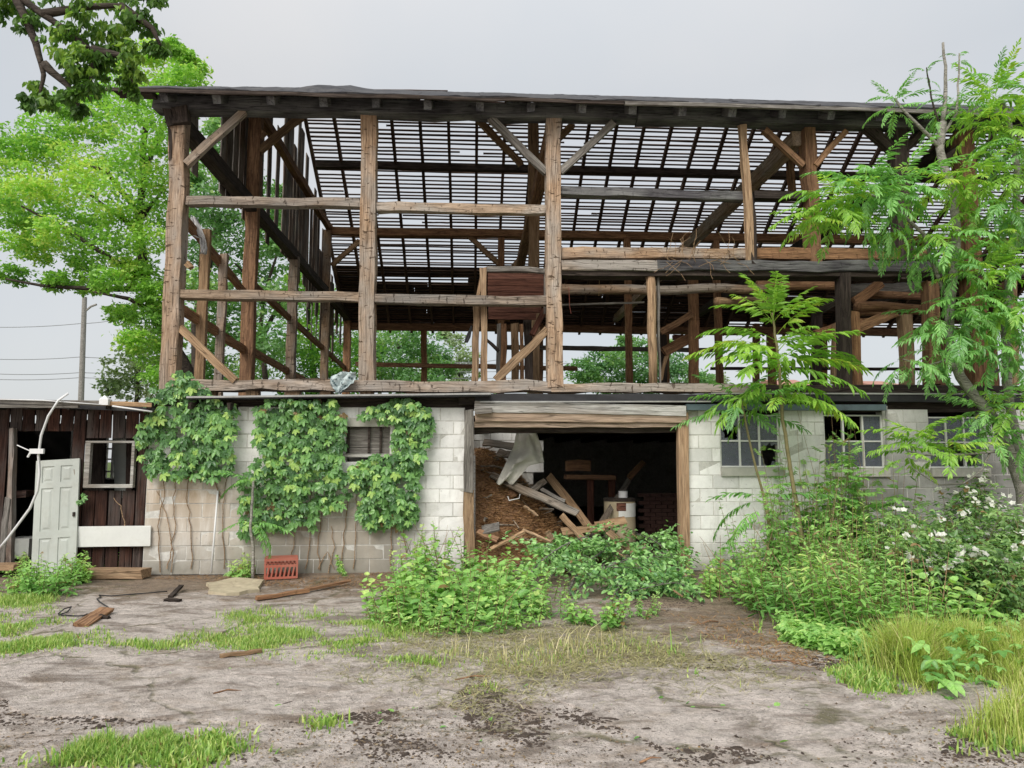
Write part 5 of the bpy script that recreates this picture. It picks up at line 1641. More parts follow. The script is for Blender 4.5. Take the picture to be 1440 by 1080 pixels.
for (px, py, n, s, e0, e1, lib, yy) in (
    (1215, 265, 13, 1.0, .9, -.3, FRONDS, YB - .5), (1175, 278, 9, .95, .5, -.4, FRONDS, YB - .5), (1262, 262, 11, 1.0, .8, -.3, FRONDS, YB - .4), (1150, 292, 5, .8, .3, -.4, FRONDS, YB - .5),
    (1240, 312, 8, .9, .1, -.7, FRONDS_D, YB - .3), (1300, 320, 7, .8, .3, -.7, FRONDS_D, YB - .1),
    (1258, 142, 9, .6, 1.2, -.4, FRONDS, YB - .2), (1303, 100, 4, .4, 1.3, .1, FRONDS_D, YB), (1349, 78, 4, .4, 1.3, .2, FRONDS_D, YB), (1345, 140, 8, .6, .8, -.4, FRONDS, YB), (1318, 158, 5, .5, .6, -.2, FRONDS, YB),
    (1400, 130, 12, .8, 1.0, -.3, FRONDS, YB + .2), (1375, 165, 10, .75, .7, -.5, FRONDS, YB), (1420, 170, 11, .8, .9, -.5, FRONDS, YB), (1452, 130, 9, .8, 1.0, -.3, FRONDS, YB), (1390, 205, 9, .75, .4, -.6, FRONDS_D, YB), (1430, 240, 8, .8, .3, -.7, FRONDS_D, YB - .1), (1400, 110, 5, .55, 1.3, .4, FRONDS, YB),
    (1440, 300, 10, .85, .5, -.8, FRONDS_D, YB - .1), (1400, 320, 9, .8, .4, -.8, FRONDS_D, YB - .1), (1370, 290, 7, .75, .4, -.8, FRONDS_D, YB),
    (1345, 370, 9, .8, .7, -.5, FRONDS, YB - .2), (1390, 375, 11, .9, .8, -.4, FRONDS_Y, YB - .3), (1430, 370, 9, .85, .8, -.4, FRONDS, YB - .2), (1360, 420, 9, .85, .4, -.6, FRONDS, YB - .2), (1405, 430, 9, .9, .4, -.6, FRONDS, YB - .2), (1320, 440, 8, .9, .3, -.5, FRONDS, YB - .1), (1440, 420, 8, .9, .4, -.6, FRONDS_Y, YB - .3),
    (1270, 505, 5, .75, .1, -.5, FRONDS, YB - .2), (1310, 490, 6, .8, .1, -.6, FRONDS, YB - .1), (1290, 355, 6, .7, 0, -.9, FRONDS_D, YB - .1),
    (1335, 250, 8, .8, .6, -.6, FRONDS, YB - .35), (1365, 240, 8, .8, .5, -.7, FRONDS_D, YB - .35), (1410, 280, 9, .85, .5, -.7, FRONDS, YB - .4), (1335, 330, 8, .85, .4, -.6, FRONDS, YB - .4), (1350, 460, 8, .9, .4, -.6, FRONDS, YB - .4), (1400, 480, 8, .9, .4, -.6, FRONDS, YB - .3), (1440, 500, 8, .9, .4, -.6, FRONDS, YB - .3), (1440, 200, 8, .85, .6, -.5, FRONDS, YB - .3),
    (1290, 610, 8, .75, .6, -.2, FRONDS, YB - .4), (1335, 622, 7, .8, .6, -.2, FRONDS, YB - .4), (1275, 632, 4, .6, .3, -.3, FRONDS, YB - .4),
    (1385, 570, 9, .8, .6, -.5, FRONDS, YB - .2), (1420, 560, 9, .85, .6, -.5, FRONDS, YB - .2), (1445, 600, 8, .8, .5, -.5, FRONDS, YB - .3), (1400, 610, 7, .7, .5, -.5, FRONDS, YB - .2),
):
    rosette(bt, P(px, py, yy), max(4, int(n * (2.3 if 215 < py < 300 and px < 1300 else 1.65))), s * .82, lib if R.random() < .75 else FRONDS_Y, e0, e1, dz=.15)

# ---- trees behind and above
def far_tree(label, base, limbs, clumps, mat, leaf=.16, per=260, name='tree', group='trees behind the barn', r0=.22, T=T_DIAMOND, bark=None, flat=.75, tone=(0.0, 1.0), shell=.5, droop=.25):
    """limbs: polylines; clumps: (centre, radius). Leaves gather in small sprays inside each clump."""
    o = empty(name, base, label, 'tree', group)
    for i, l in enumerate(limbs):
        trunk(o, l, r0 if i == 0 else r0 * .45, r0 * .4 if i == 0 else r0 * .12, bark or M_BARK, 'trunk' if i == 0 else 'branch', 7)
    ps, ds, ns, ss, ts = [], [], [], [], []
    for (c, rad) in clumps:
        c = np.array(c)
        nspray = max(5, int(per / 13))
        u = rnd_dirs(nspray) * (NR.uniform(shell ** 3, 1, nspray) ** (1 / 3))[:, None] * rad * np.array([1, 1, flat])
        ct = NR.uniform(tone[0], tone[1])
        for q in u:
            k = NR.integers(9, 17)
            sp = c + q + NR.normal(0, 1, (k, 3)) * rad * np.array([.24, .24, .07])
            ps.append(sp)
            ds.append(rnd_dirs(k, -droop, .6)); ns.append(rnd_dirs(k, 1.2))
            ss.append(NR.uniform(.7, 1.25, k) * leaf)
            ts.append(np.clip(ct * .65 + NR.uniform(0, .4) + NR.normal(0, .12, k), .03, 1))
    cat = np.concatenate
    obj('crown', leaf_mesh('crown', T, cat(ps), cat(ds), cat(ns), cat(ss), mat, cat(ts)), None, o, None, kind='stuff')
    return o


def clumps_px(lst, Y0):
    return [(tuple(P(px, py, Y0 + dy)), wpx(r, P(px, py, Y0 + dy))) for (px, py, r, dy) in lst]


def limb(Y, *pts): return [P(x, y, Y + (d[0] if d else 0)) for (x, y, *d) in pts]


Y1 = 5.5
b1 = P(285, 700, Y1); b1.z = 0
b1 = Vector((P(300, 600, Y1).x, Y1, 0))
cl = []
rr = random.Random(5)
for (px, py, r) in ((30, 200, 34), (70, 180, 36), (115, 165, 36), (160, 130, 38), (205, 105, 36), (245, 95, 30), (265, 110, 24), (20, 245, 32), (60, 235, 38), (110, 225, 38), (155, 210, 40), (200, 190, 42), (225, 160, 36), (15, 300, 28), (60, 290, 36), (105, 285, 38), (150, 275, 38), (195, 265, 40), (225, 250, 32), (95, 340, 30), (50, 355, 24), (140, 345, 34), (180, 355, 34), (210, 335, 30), (15, 385, 20), (80, 395, 18), (150, 395, 26), (120, 400, 20), (215, 410, 24), (205, 455, 30), (180, 440, 18), (225, 300, 30), (235, 200, 26), (130, 135, 22), (215, 75, 20), (260, 80, 14), (90, 150, 20), (175, 85, 18), (40, 215, 30), (85, 200, 30), (135, 175, 32), (180, 150, 34), (180, 225, 34), (130, 245, 30), (85, 265, 30), (35, 270, 28), (175, 310, 32), (125, 320, 28), (70, 325, 26), (25, 340, 24), (205, 390, 28), (180, 380, 26), (120, 370, 22), (40, 320, 24), (220, 425, 24), (0, 215, 26), (0, 280, 26), (190, 480, 24), (215, 500, 26), (228, 530, 24), (170, 440, 18), (235, 480, 20), (235, 130, 28), (275, 95, 16), (245, 65, 14)):
    cl.append((px, py, r, rr.uniform(-1.2, 1.6)))
far_tree('big spreading bright green tree arching over the shed at the barn gable', b1,
         [[b1] + limb(Y1, (262, 520), (240, 480), (222, 450), (208, 410), (200, 360), (195, 310), (200, 240), (206, 170)),
          limb(Y1, (200, 330, 0), (170, 305, -.4), (140, 285, -.6), (100, 250, -.6)), limb(Y1, (205, 405), (165, 407, -.5), (110, 405, -.8), (60, 402, -1), (8, 392, -1)), limb(Y1, (218, 440), (180, 420, -.4), (130, 410, -.7)),
          limb(Y1, (195, 310), (215, 285, .3), (232, 265, .5)), limb(Y1, (205, 395), (150, 360, -.6), (90, 320, -.8), (30, 290, -1)), limb(Y1, (196, 300), (150, 240, -.6), (110, 230, -.8)), limb(Y1, (200, 250), (230, 180, .2), (245, 120, .4))],
         clumps_px(cl, Y1), L_TREE, .105, 680, r0=.16, flat=.75)
# lower, darker mass at its foot
far_tree('rounded green bush tree low at the barn corner behind the shed roof', P(190, 640, 9) * 1, [limb(9, (190, 640), (192, 560), (196, 500))],
         clumps_px([(170, 520, 26, 0), (200, 500, 32, .5), (225, 520, 30, -.3), (185, 545, 26, 0), (215, 470, 28, .4), (225, 545, 28, 0), (155, 545, 16, .2)], 9), L_PALE, .13, 420, r0=.08)
Y2 = 19.0
b2 = Vector((P(300, 600, Y2).x, Y2, 0))
cl = [(x, y, r, rr.uniform(-2, 2)) for (x, y, r) in ((290, 240, 30), (300, 290, 34), (325, 210, 30), (340, 260, 34), (290, 350, 32), (330, 330, 36), (380, 310, 30), (375, 360, 32), (345, 400, 34), (300, 420, 34), (385, 420, 34), (330, 460, 34), (290, 470, 30), (380, 480, 34), (350, 520, 30), (300, 520, 28), (275, 300, 26), (275, 400, 26), (395, 280, 22), (400, 340, 24), (265, 250, 20), (310, 180, 20), (270, 520, 24))]
far_tree('tall dark green tree showing between the first barn posts', b2, [[b2] + limb(Y2, (278, 540), (275, 450), (290, 380), (310, 300)), limb(Y2, (375, 540), (366, 470), (370, 420), (385, 370), (395, 340)), limb(Y2, (366, 480), (392, 430), (410, 400)), limb(Y2, (370, 430), (350, 390), (330, 370))],
         clumps_px(cl, Y2), L_TREED, .2, 950, r0=.26, flat=.9)
Y3 = 23.0
b3 = Vector((P(440, 600, Y3).x, Y3, 0))
cl = [(x, y, r, rr.uniform(-2, 2)) for (x, y, r) in ((400, 330, 24), (425, 440, 30), (450, 420, 28), (440, 480, 34), (480, 470, 34), (415, 500, 32), (460, 520, 32), (500, 500, 34), (420, 400, 26), (400, 300, 18), (470, 545, 28), (420, 550, 26))]
far_tree('light green tree standing farther along the open gable', b3, [[b3] + limb(Y3, (440, 540), (438, 480), (430, 420))], clumps_px(cl, Y3), L_TREE, .2, 950, r0=.2, flat=.9)
Y4 = 27.0
b4 = Vector((P(560, 600, Y4).x, Y4, 0))
cl = [(x, y, r, rr.uniform(-2, 2)) for (x, y, r) in ((530, 480, 30), (560, 475, 30), (590, 480, 28), (550, 510, 32), (590, 515, 30), (612, 500, 22), (620, 520, 18), (530, 530, 28), (580, 545, 30), (515, 500, 26), (610, 545, 24))]
far_tree('mid green tree framed between the second post and the wooden bin', b4, [[b4] + limb(Y4, (560, 560), (562, 520), (560, 480))], clumps_px(cl, Y4), L_TREED, .21, 900, r0=.2)
Y5 = 34.0
cl = [(x, y, r, rr.uniform(-2, 2)) for (x, y, r) in ((820, 520, 20), (845, 505, 22), (875, 500, 22), (900, 490, 22), (860, 525, 24), (895, 520, 24), (830, 535, 20), (920, 515, 24), (945, 510, 24), (960, 530, 24), (930, 485, 14), (880, 478, 10), (985, 535, 18), (860, 545, 20), (910, 545, 20))]
b5 = Vector((P(885, 600, Y5).x, Y5, 0))
far_tree('rounded far tree seen low through the wide middle bay', b5, [[b5] + limb(Y5, (885, 560), (885, 525), (880, 505))], clumps_px(cl, Y5), L_TREED, .24, 800, r0=.2)
Y6 = 48.0
cl = [(x, y, r, rr.uniform(-2, 2)) for (x, y, r) in ((640, 480, 14), (655, 500, 16), (635, 515, 16), (660, 525, 14), (645, 540, 16), (625, 470, 8), (750, 545, 12), (1010, 535, 12), (700, 545, 12))]
b6 = Vector((P(645, 600, Y6).x, Y6, 0))
far_tree('pale hazy tree in the distance beside the bin', b6, [[b6] + limb(Y6, (645, 545), (646, 500))], clumps_px(cl, Y6), L_PALE, .3, 420, r0=.2)
# maple boughs overhead at the left, on a tree that stands beside the camera
Y7 = -4.6
mb = Vector((-8.2, -4.0, 0))
cl = [(x, y, r, rr.uniform(-.25, .25)) for (x, y, r) in ((28, 20, 26), (10, 12, 20), (45, 30, 18), (85, 50, 24), (100, 62, 24), (112, 80, 22), (95, 75, 16), (125, 45, 22), (150, 20, 28), (185, 15, 30), (160, 45, 20), (200, 35, 22), (218, 55, 16), (225, 68, 12), (140, 95, 20), (128, 115, 18), (165, 70, 18), (185, 70, 16), (188, 100, 15), (184, 125, 11), (112, 105, 15), (100, 130, 14), (112, 152, 11), (50, 130, 16), (65, 140, 14), (38, 140, 10), (145, 75, 18), (110, 5, 18), (5, -20, 30), (70, -25, 30), (150, -25, 30), (215, -10, 18), (178, 115, 9))]
far_tree('dark maple bough reaching over the yard high above the shed', mb,
         [[mb, mb + Vector((.1, 0, 2)), Vector((-7.6, -4.2, 4.4)), Vector(P(-60, -40, Y7))], limb(Y7, (-60, -40), (20, -10), (60, 20), (90, 40), (110, 58), (130, 70), (150, 75)), limb(Y7, (60, 20), (120, 10), (170, 8), (205, 30)), limb(Y7, (110, 58), (130, 90), (128, 115)), limb(Y7, (130, 70), (175, 80), (187, 115)), limb(Y7, (20, -10), (50, 60), (62, 105), (55, 135)), limb(Y7, (62, 90), (95, 120), (110, 148)), limb(Y7, (170, 8), (215, 40), (226, 64))],
         clumps_px([(a, b, c * .9, d) for a, b, c, d in cl], Y7), L_MAPLE, .07, 150, name='maple_tree', group=None, r0=.09, T=T_OVATE, flat=1.15, shell=.0, droop=1.7)

# ================================================================== WEEDS, BRUSH, GRASS
def grd(px, py):
    g = G(px, py); g.z = float(ground_z(g.x, g.y)); return g


def stemmed(px, py, h, n, label, kind, mat, rad=.2, leaf=.12, per=20, name='weed', group='weeds by the barn wall', cat='weed', tone=(.2, .9), lean=.25, lowest=.12):
    """A clump of upright stems, each carrying its own leaves."""
    b = grd(px, py)
    o = empty(name, b, label, cat, group)
    sm = MB(); ps, ds, ns, ss, ts = [], [], [], [], []
    sh = R.uniform(-.22, .18); tone = (tone[0] + sh, tone[1] + sh); leaf *= R.uniform(.8, 1.2)
    if h > .5:
        dm = MB()
        for i in range(3):
            q = b + Vector((R.gauss(0, rad * .6), R.gauss(0, rad * .6), 0)); e = q + Vector((R.gauss(0, .22), R.gauss(0, .22), h * R.uniform(.7, 1.15)))
            dm.tube([q, q.lerp(e, .5) + Vector((R.gauss(0, .03), 0, 0)), e], [.005, .004, .002], 4, False)
        dm.build('dead_stem', W_TAN, o, kind='stuff')
    for i in range(n):
        a = R.uniform(0, 6.28); r = rad * math.sqrt(R.random())
        p0 = b + Vector((math.cos(a) * r, math.sin(a) * r, -.01))
        hh = h * R.uniform(.45, 1.15)
        ln = Vector((math.cos(a) * lean * r / rad + R.gauss(0, .08), math.sin(a) * lean * r / rad + R.gauss(0, .08), 1))
        pts = [p0 + ln * (hh * t) + Vector((0, 0, -.10 * lean * hh * t * t)) for t in (0, .35, .7, 1)]
        sm.tube(pts, [.006, .005, .004, .002], 4, False)
        m = int(per * .85 * hh / h) + 2
        for k in range(m):
            t = lowest + (1 - lowest) * (k + R.random() * .5) / m
            j = min(2, int(t / .35)); f = (t - (0, .35, .7)[j]) / (.35, .35, .3)[j]
            q = pts[j].lerp(pts[j + 1], min(1, f))
            az = k * 2.4 + R.uniform(-.4, .4)
            up = -.1 + .9 * max(0, t - .75) / .25 + R.gauss(0, .22)
            ps.append(q); ds.append((math.cos(az), math.sin(az), up)); ns.append((R.gauss(0, .25), R.gauss(0, .25) - .15, 1))
            ss.append(leaf * (1.05 - .5 * t ** 2) * R.uniform(.45, 1.25)); ts.append(0.0 if R.random() < .025 else min(1, max(.03, tone[0] + (tone[1] - tone[0]) * (t * .55 + R.random() * .55))))
    T = {'lance': T_LANCE2, 'ovate': T_OVATE, 'tri': T_TRI, 'pinn': T_PINN, 'broad': T_BROAD, 'palm': T_PALMATE}[kind]
    ps = np.array(ps); ds = np.array(ds); ns = np.array(ns)
    obj('foliage', leaf_mesh('foliage', T, ps, ds, ns, np.array(ss), mat, np.array(ts)), None, o, None, kind='stuff')
    sm.build('stem', M_STEM, o, kind='stuff')
    return o


T_LANCE2 = (T_LANCE[0] * np.array([1, 1.25, 1]), T_LANCE[1])


def flowers(o, pts, size=.035):
    pts = np.array(pts)
    n = len(pts)
    obj('blossom', leaf_mesh('blossom', T_FLOWER, pts, rnd_dirs(n, 0, .3), np.stack([NR.normal(0, .4, n), NR.normal(-.8, .3, n), NR.normal(.8, .3, n)], 1), NR.uniform(.7, 1.3, n) * size, L_FLOWER, NR.uniform(0, 1, n)), None, o, None, kind='stuff')


def bramble(px, py, w, h, label, nl=900, nf=40, mat=None, T=None, leaf=.085, name='bramble', cat='bramble', group='brambles by the far block wall', canes=9):
    b = grd(px, py)
    o = empty(name, b, label, cat, group)
    sm = MB(); ps, ds, ss, ts, fl = [], [], [], [], []
    for i in range(canes):
        a = R.uniform(0, 6.28); reach = w * R.uniform(.4, 1.0); top = h * R.uniform(.65, 1.05)
        pts = []
        for k in range(7):
            t = k / 6
            pts.append(b + Vector((math.cos(a) * reach * t ** 1.3, math.sin(a) * reach * t ** 1.3, top * math.sin(math.pi * min(.5 + .0, .78 * t)) if t < .65 else top * (1 - .55 * (t - .65) / .35 * R.uniform(.6, 1)))) + Vector((R.gauss(0, .02), R.gauss(0, .02), 0)))
        sm.tube(pts, [.008 - .001 * k for k in range(7)], 5, False)
        m = nl // canes
        for k in range(m):
            t = R.uniform(.15, 1); j = min(5, int(t * 6)); q = pts[j].lerp(pts[j + 1], t * 6 - j)
            off = Vector((R.gauss(0, 1), R.gauss(0, 1), R.gauss(0, .8))) * (.12 * w + .05)
            q = q + off
            if q.z < .03: q.z = R.uniform(.03, .2)
            ps.append(q); ds.append((off.x + R.gauss(0, .06), off.y + R.gauss(0, .06) - .02, off.z * .4 - .03)); ss.append(leaf * R.uniform(.65, 1.3)); ts.append(R.random())
        for k in range(max(1, nf // canes) if nf else 0):
            q = pts[R.choice((2, 3, 4, 5))] + Vector((R.gauss(0, .1), R.gauss(-.06, .08), R.uniform(.03, .14)))
            for _ in range(4): fl.append(q + Vector((R.gauss(0, .03), R.gauss(0, .03), R.gauss(0, .022))))
    n = len(ps)
    obj('foliage', leaf_mesh('foliage', T or T_TRI, np.array(ps), np.array(ds), np.stack([NR.normal(0, .3, n), NR.normal(-.3, .3, n), np.ones(n)], 1), np.array(ss), mat or L_BRAMBLE, np.array(ts)), None, o, None, kind='stuff')
    sm.build('cane', M_STEM, o, kind='stuff')
    if fl: flowers(o, fl)
    return o


# narrow-leaved stems of the right bed, from the path inwards
gl = 'weeds of the bed before the far windows'
for (px, py, h, n, lab) in (
    (1108, 872, .60, 12, 'narrow leaved weed clump at the path edge, first from the doorway'),
    (1142, 884, .66, 13, 'narrow leaved weed clump at the path edge below the young tree'),
    (1180, 893, .74, 15, 'tall narrow leaved clump at the front of the bed beyond the young tree'),
    (1222, 902, .78, 15, 'dense narrow leaved clump at the middle of the bed front'),
    (1262, 908, .76, 14, 'narrow leaved clump beside the white flowers at the bed front'),
    (1302, 908, .70, 12, 'narrow leaved clump just behind the yellow grass'),
    (1162, 862, .92, 15, 'upright narrow leaved clump in the second row below the second window'),
    (1205, 868, 1.0, 16, 'tallest narrow leaved clump in the middle of the bed'),
    (1248, 872, .98, 16, 'leafy narrow leaved clump right of the tallest one'),
    (1292, 872, .88, 13, 'narrow leaved clump among brambles in the second row'),
    (1190, 842, 1.12, 14, 'narrow leaved clump in the back row below the second sill'),
    (1244, 842, 1.10, 14, 'narrow leaved clump in the back row between the second and third windows'),
):
    stemmed(px, py, h, n, lab, 'lance', L_WEED, .27, .135, 34, 'weed', gl, 'weed', (.05, .95))
for (px, py, h, n, kind, leaf, lab) in (
    (1012, 838, .42, 9, 'ovate', .10, 'low leafy weed at the block wall corner by the doorway'),
    (1048, 846, .7, 14, 'ovate', .10, 'leafy weed mound next along the wall from the doorway'),
    (1082, 858, .8, 14, 'ovate', .11, 'leafy weed mound in front of the sapling foot'),
    (1066, 824, 1.1, 14, 'tri', .12, 'three leaflet weed rising beside the sapling stem'),
    (1108, 828, 1.3, 16, 'tri', .12, 'bushy three leaflet weed at the young tree foot'),
    (1140, 836, 1.35, 16, 'ovate', .12, 'bushy oval leaved weed behind the path clumps'),
    (1222, 880, .7, 9, 'broad', .12, 'broad leaved weed tucked into the bed middle'),
    (1345, 900, .55, 9, 'broad', .15, 'pale broad leaved weed at the edge of the yellow grass'),
    (1300, 930, .34, 7, 'broad', .13, 'low broad leaved weed at the yellow grass corner'),
    (1120, 812, 1.65, 16, 'pinn', .26, 'tall feather leaved shrub below the first window'),
    (1165, 812, 2.0, 20, 'pinn', .28, 'tallest feather leaved shrub between the first two windows'),
    (1205, 812, 1.8, 17, 'pinn', .26, 'feather leaved shrub below the second window'),
    (1245, 815, 1.5, 14, 'pinn', .25, 'feather leaved shrub beyond the second window'),
    (1285, 820, 1.0, 9, 'tri', .13, 'three leaflet weed against the grey far blocks'),
):
    stemmed(px, py, h, n, lab, kind, L_WEED, .26, leaf, 24 if kind != 'pinn' else 15, 'shrub' if kind == 'pinn' else 'weed', gl, 'shrub' if kind == 'pinn' else 'weed', (.05, .9))
stemmed(1178, 806, 2.35, 3, 'thin leafy shoot reaching up in front of the second window', 'ovate', L_WEED, .12, .12, 44, 'shrub', None, 'shrub', (.3, .95), .1, .35)
stemmed(1226, 806, 1.95, 2, 'dark leaved creeper shoot at the second window corner', 'broad', L_CREEPER, .08, .14, 26, 'shrub', None, 'shrub', (.1, .5), .1, .45)
for (px, py, w, h, nf, lab) in (
    (1290, 880, .42, .8, 46, 'white flowered bramble in the middle of the bed'),
    (1338, 882, .45, .75, 60, 'white flowered bramble before the slanting plank'),
    (1395, 890, .45, .75, 40, 'white flowered bramble below the slanting plank end'),
    (1440, 880, .5, .85, 40, 'white flowered bramble at the picture edge by the grey tree'),
    (1330, 842, .5, 1.0, 40, 'bramble with few white flowers behind the plank top'),
    (1372, 822, .5, 1.32, 60, 'tall flowering bramble under the third window'),
    (1420, 836, .55, 1.05, 60, 'flowering bramble beneath the leaning grey trunk'),
    (1270, 846, .45, .95, 24, 'bramble between the narrow leaved clumps and the wall'),
    (1462, 846, .5, 1.1, 30, 'bramble at the foot of the grey barked tree'),
): bramble(px, py, w, h, lab, 620, int(nf * .42))

# weeds in front of the doorway
gc = 'pale weeds before the cart bay'
for (px, py, h, n, kind, leaf, lab) in (
    (548, 880, .34, 12, 'lance', .10, 'narrow leaved weed fringe at the outer end of the pale weeds'),
    (590, 888, .40, 12, 'lance', .12, 'narrow leaved weed fringe before the pale broad leaves'),
    (662, 884, .44, 12, 'lance', .12, 'narrow leaved weed fringe at the front middle of the pale weeds'),
    (732, 874, .36, 10, 'tri', .09, 'three leaflet weed between the pale weeds and the brush'),
    (780, 868, .24, 8, 'lance', .09, 'small narrow leaved weed in front of the brush'),
    (900, 868, .22, 8, 'tri', .08, 'tiny three leaflet weed on the path before the brush'),
    (565, 862, .5, 10, 'broad', .13, 'pale broad leaved weed, outermost towards the grass strip'),
    (602, 874, .54, 11, 'broad', .14, 'pale broad leaved weed at the front of the heap'),
    (640, 868, .58, 12, 'broad', .15, 'big pale broad leaved weed in the middle of the heap'),
    (684, 862, .56, 11, 'broad', .14, 'pale broad leaved weed before the dark door post'),
    (722, 862, .42, 9, 'ovate', .12, 'low pale weed before the straw heap'),
    (575, 828, .72, 10, 'tri', .13, 'three leaflet weed against the bare white blocks'),
    (618, 826, .68, 11, 'broad', .14, 'tall broad leaved weed near the bare white blocks'),
    (662, 822, .66, 10, 'ovate', .13, 'oval leaved weed at the rotten post foot'),
    (706, 824, .46, 8, 'ovate', .12, 'low oval leaved weed on the straw edge'),
    (755, 846, .40, 8, 'ovate', .10, 'small oval leaved weed at the brush pile edge'),
    (848, 884, .34, 10, 'broad', .10, 'small leafy weed alone before the brush pile'),
    (822, 876, .26, 7, 'ovate', .09, 'smallest leafy weed beside the lone one'),
    (548, 796, .72, 6, 'palm', .19, 'creeper tipped weed at the wall end of the creeper'),
    (576, 790, .60, 6, 'palm', .19, 'palmate weed below the hooked creeper'),
    (622, 800, .95, 3, 'ovate', .10, 'thin tall sprig before the bare white blocks'),
    (490, 808, .26, 4, 'palm', .12, 'small palmate seedling at the creeper wall foot'),
    (340, 812, .30, 9, 'pinn', .14, 'ferny weed tuft beside the red crate'),
): stemmed(px, py, h, n, lab, kind, L_WEED, .38 if h > .35 else .18, leaf * .8, 23, 'weed', gc, 'weed', (.15, 1.0), .35)
gs = 'weeds at the shed door'
for (px, py, h, n, lab) in (
    (48, 826, .38, 12, 'leafy weed at the leaning door foot'), (92, 824, .44, 14, 'tallest leafy weed below the white cross board'),
    (70, 838, .32, 12, 'leafy weed in front of the shed door weeds'), (112, 818, .30, 9, 'leafy weed next to the shed threshold'), (4, 806, .36, 10, 'leafy weed at the dark shed doorway'),
    (20, 836, .26, 10, 'leafy weed at the picture edge by the shed'), (150, 800, .30, 5, 'sparse weed against the lower shed boards')):
    stemmed(px, py, h, n, lab, 'tri', L_WEED, .22, .125, 20, 'weed', gs, 'weed', (.25, 1.0), .45)

# the pile of cut branches
gb = 'cut branches piled before the cart bay'
for (a, b, c, lab) in (
    ((952, 812, .05), (870, 800, .45), (770, 812, .25), 'longest cut branch, arching over the pile'),
    ((940, 838, .03), (890, 822, .35), (800, 828, .2), 'cut branch lying along the pile front'),
    ((900, 806, .05), (850, 800, .42), (790, 800, .38), 'cut branch on top of the pile towards the straw'),
    ((860, 848, .03), (880, 828, .28), (930, 826, .2), 'short cut branch turned to the block wall'),
    ((800, 835, .03), (820, 812, .38), (890, 802, .42), 'cut branch with its butt to the yard'),
    ((770, 822, .03), (800, 802, .35), (850, 796, .45), 'cut branch leaning up to the fallen boards'),
    ((965, 806, .03), (930, 808, .3), (880, 816, .32), 'cut branch at the tan door jamb'),
    ((960, 828, .03), (930, 828, .24), (900, 842, .1), 'small cut branch trailing onto the path'),
    ((742, 818, .05), (778, 806, .34), (810, 812, .3), 'cut branch nearest the pale weeds'),
    ((968, 820, .03), (945, 812, .5), (895, 798, .5), 'cut branch standing highest beside the door jamb'),
    ((800, 842, .03), (850, 835, .4), (905, 830, .42), 'bushy cut branch across the middle of the pile'),
    ((730, 832, .03), (770, 822, .5), (830, 806, .55), 'bushy cut branch rising from the weeds to the straw'),
    ((985, 838, .02), (950, 836, .2), (915, 846, .15), 'cut branch tip lying outermost on the path'),
):
    p0, p1, p2 = gz(a[0], a[1], a[2]), gz(b[0], b[1], b[2]), gz(c[0], c[1], c[2])
    o = empty('cut_branch', gz(a[0], a[1], 0), lab, 'branch', gb)
    pts = [(1 - t) ** 2 * p0 + 2 * t * (1 - t) * p1 + t * t * p2 for t in [k / 8 for k in range(9)]]
    m = MB(); m.tube(pts, [.016 - .0014 * k for k in range(9)], 6); ps, ds, ss = [], [], []
    for k in range(13):
        t = R.uniform(.2, 1); j = min(7, int(t * 8)); q = pts[j].lerp(pts[j + 1], t * 8 - j)
        e = q + Vector((R.gauss(0, .26), R.gauss(-.05, .22), R.uniform(-.18, .2))); e.z = max(.04, e.z)
        m.tube([q, q.lerp(e, .5) + Vector((0, 0, .04)), e], [.006, .004, .002], 4, False)
        for _ in range(34):
            f = R.random() ** .7; s = q.lerp(e, f) + Vector((R.gauss(0, .05), R.gauss(0, .05), R.gauss(0, .04))); s.z = max(.02, s.z)
            d = (e - q).normalized() + Vector((R.gauss(0, .6), R.gauss(0, .6), R.gauss(-.35, .3)))
            ps.append(s); ds.append(d); ss.append(R.uniform(.05, .095))
    m.build('twig', W_GREY, o, kind='stuff')
    n = len(ps)
    obj('foliage', leaf_mesh('foliage', T_OVATE, np.array(ps), np.array(ds), rnd_dirs(n, .8), np.array(ss), L_BRUSH, NR.uniform(0, 1, n)), None, o, None, kind='stuff')
m = MB()
for (pts) in (((700, 800, .05), (760, 792, .3), (830, 780, .5), (880, 786, .5), (910, 800, .35)), ((760, 800, .2), (830, 792, .45), (880, 815, .3), (960, 846, .05))):
    o = None
    q = [gz(x, y, z) for x, y, z in pts]
    mm = MB(); mm.tube(q, [.012] * len(q), 6)
    mm.build('bare_switch', W_TAN, None, None, True, label='bare curved switch lying over the brush pile' if len(pts) == 5 else 'bare switch slanting down the brush pile to the path', cat='stick')


